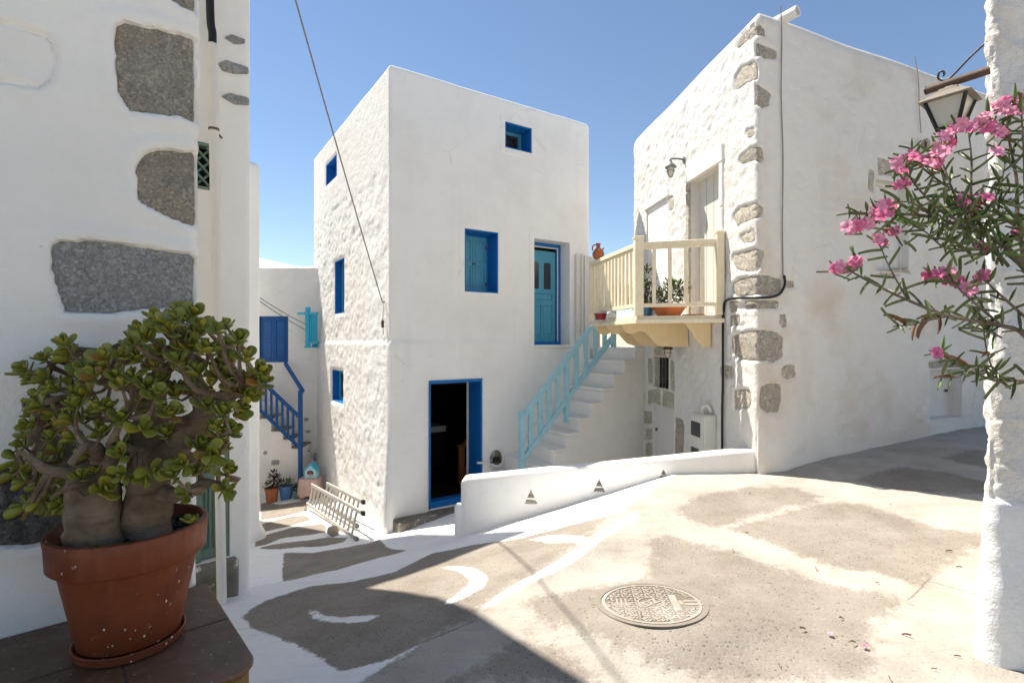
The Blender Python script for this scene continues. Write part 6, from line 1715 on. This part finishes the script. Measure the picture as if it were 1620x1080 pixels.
# hanging pot on the far wall
hpz = P(483, 724, FY-.14); hp = small_pot('wall_pot', 'little terracotta pot hanging on the far wall behind the blue railing post', hpz, .045, .07, .16, M['terra2'])
m = MB(); m.tube([hpz+Vector((0, .07, .13)), hpz+Vector((0, .16, .13))], .008, 6); m.build('hook', M['rust'], hp)
tuft('hanging_sprig', 'thin sprig growing from the little pot hanging on the far wall', hpz+Vector((0, 0, .14)), [(hpz+Vector((.02, 0, .20)), .05, 16, lf_s, .04)])

# ---- things on the balcony
bw = P(1058, 499, 6.72); bw.z = BZ
sp_t = small_pot('bowl_pot', 'wide terracotta bowl planter on the balcony deck', bw, .13, .22, .15, M['terra2'])
def bpt(px, py, d=6.75): return P(px, py, d)
tuft('balcony_shrub', 'dark green leafy shrub growing in the terracotta bowl on the balcony', bw+Vector((0, 0, .13)), [(bpt(1062, 468), .17, 190, lf_s, .06), (bpt(1076, 458), .11, 100, lf_s, .06), (bpt(1044, 474), .13, 120, lf_s, .06), (bpt(1062, 450), .08, 50, lf_g, .05)], 'shrub')
bq = P(1020, 503, 6.95); bq.z = BZ
small_pot('bowl_pot', 'blue pot half hidden behind the balcony corner post', bq, .10, .13, .15, M['bluepot'])
tuft('balcony_shrub', 'taller dark green shrub behind the balcony corner post', bq+Vector((0, 0, .13)), [(bpt(1022, 436, 6.95), .13, 120, lf_s, .06), (bpt(1004, 468, 6.95), .15, 150, lf_s, .06), (bpt(1020, 485, 6.95), .11, 70, lf_s, .06), (bpt(1026, 462, 6.95), .11, 70, lf_s, .06), (bpt(996, 478, 6.95), .06, 40, lf_s, .05)], 'shrub')
b_ = P(1097, 498, 6.75); b_.z = BZ
tr_ = thing('clay_tray', 'flat terracotta tray on the balcony deck right of the planter', 'tray', b_)
m = MB(); m.lathe([(0, 0), (.12, 0), (.15, .035), (.14, .035), (.115, .012), (0, .012)], b_, 20, False); m.build('tray_body', M['terra2'], tr_, smooth=True)
b_ = P(950, 506, 7.5); b_.z = BZ; small_pot('small_pot', 'small glossy red pot at the far left end of the balcony deck', b_, .07, .09, .09, M['redpot'])
b_ = P(967, 505, 7.4); b_.z = BZ
cnd = thing('white_bowl', 'small white rounded bowl beside the red pot on the balcony', 'bowl', b_)
m = MB(); m.lathe([(0, 0), (.05, 0), (.075, .03), (.06, .07), (.03, .10), (.02, .10), (.0, .09)], b_, 16, False); m.build('bowl_body', M['whitep'], cnd, smooth=True)
jq = 7.72; jb = bA.lerp(bB, (8.0-jq)/1.6); jv = Vector((jb.x, jb.y, RZ-.001))
jug = thing('clay_jug', 'brown glazed clay jug standing on the balcony top rail', 'jug', jv)
m = MB(); m.lathe([(0, 0), (.05, 0), (.085, .05), (.09, .09), (.06, .14), (.03, .17), (.03, .22), (.038, .235), (.026, .235), (.02, .17), (0, .16)], jv, 20, False); m.build('jug_body', M['terra2'], jug, smooth=True)
m = MB(); m.tube(smooth_path([jv+Vector((-.03, 0, .215)), jv+Vector((-.08, 0, .20)), jv+Vector((-.085, 0, .13))], 5), .010, 6); m.build('handle', M['terra2'], jug, smooth=True)
m = MB(); m.tube([jv+Vector((.05, 0, .13)), jv+Vector((.085, 0, .17))], [.014, .008], 8); m.build('spout', M['terra2'], jug)

# ---- dead leaves and petals on the ground
for k, (x, y) in enumerate([(640, 230), (640, 372), (880, 495), (1090, 548), (1365, 437), (1268, 505), (960, 675), (1218, 740), (750, 840), (1000, 760), (1310, 860), (1140, 885), (820, 712), (1395, 815), (585, 430), (1140, 268), (1400, 495), (260, 658)]):
    g = gp(900+x/2.25, 680+y/2.25)
    o = place(lo_[3], 'dry_leaf', at_(basis(Vector((math.cos(k*2.1), math.sin(k*2.1), .05)), Vector((0, 0, 1)), .022+.022*((k*7) % 5)/5, .4), g+Vector((0, 0, .012))), None)
    tag(o, 'small curled brown oleander leaf lying on the sunlit terrace', 'dry leaf', 'dry leaves on the terrace')
for k, (x, y) in enumerate([(1052, 772), (930, 728)]):
    g = gp(900+x/2.25, 680+y/2.25)
    o = place(fms[k], 'fallen_flower', at_(basis(Vector((1, k, .1)), Vector((0, .2, 1)), .015), g+Vector((0, 0, .008))), None)
    tag(o, ('bright' if k == 0 else 'wilted')+' pink fallen flower on the terrace, '+('nearest the right wall' if k == 0 else 'farther from the right wall'), 'flower', 'fallen flowers on the terrace')
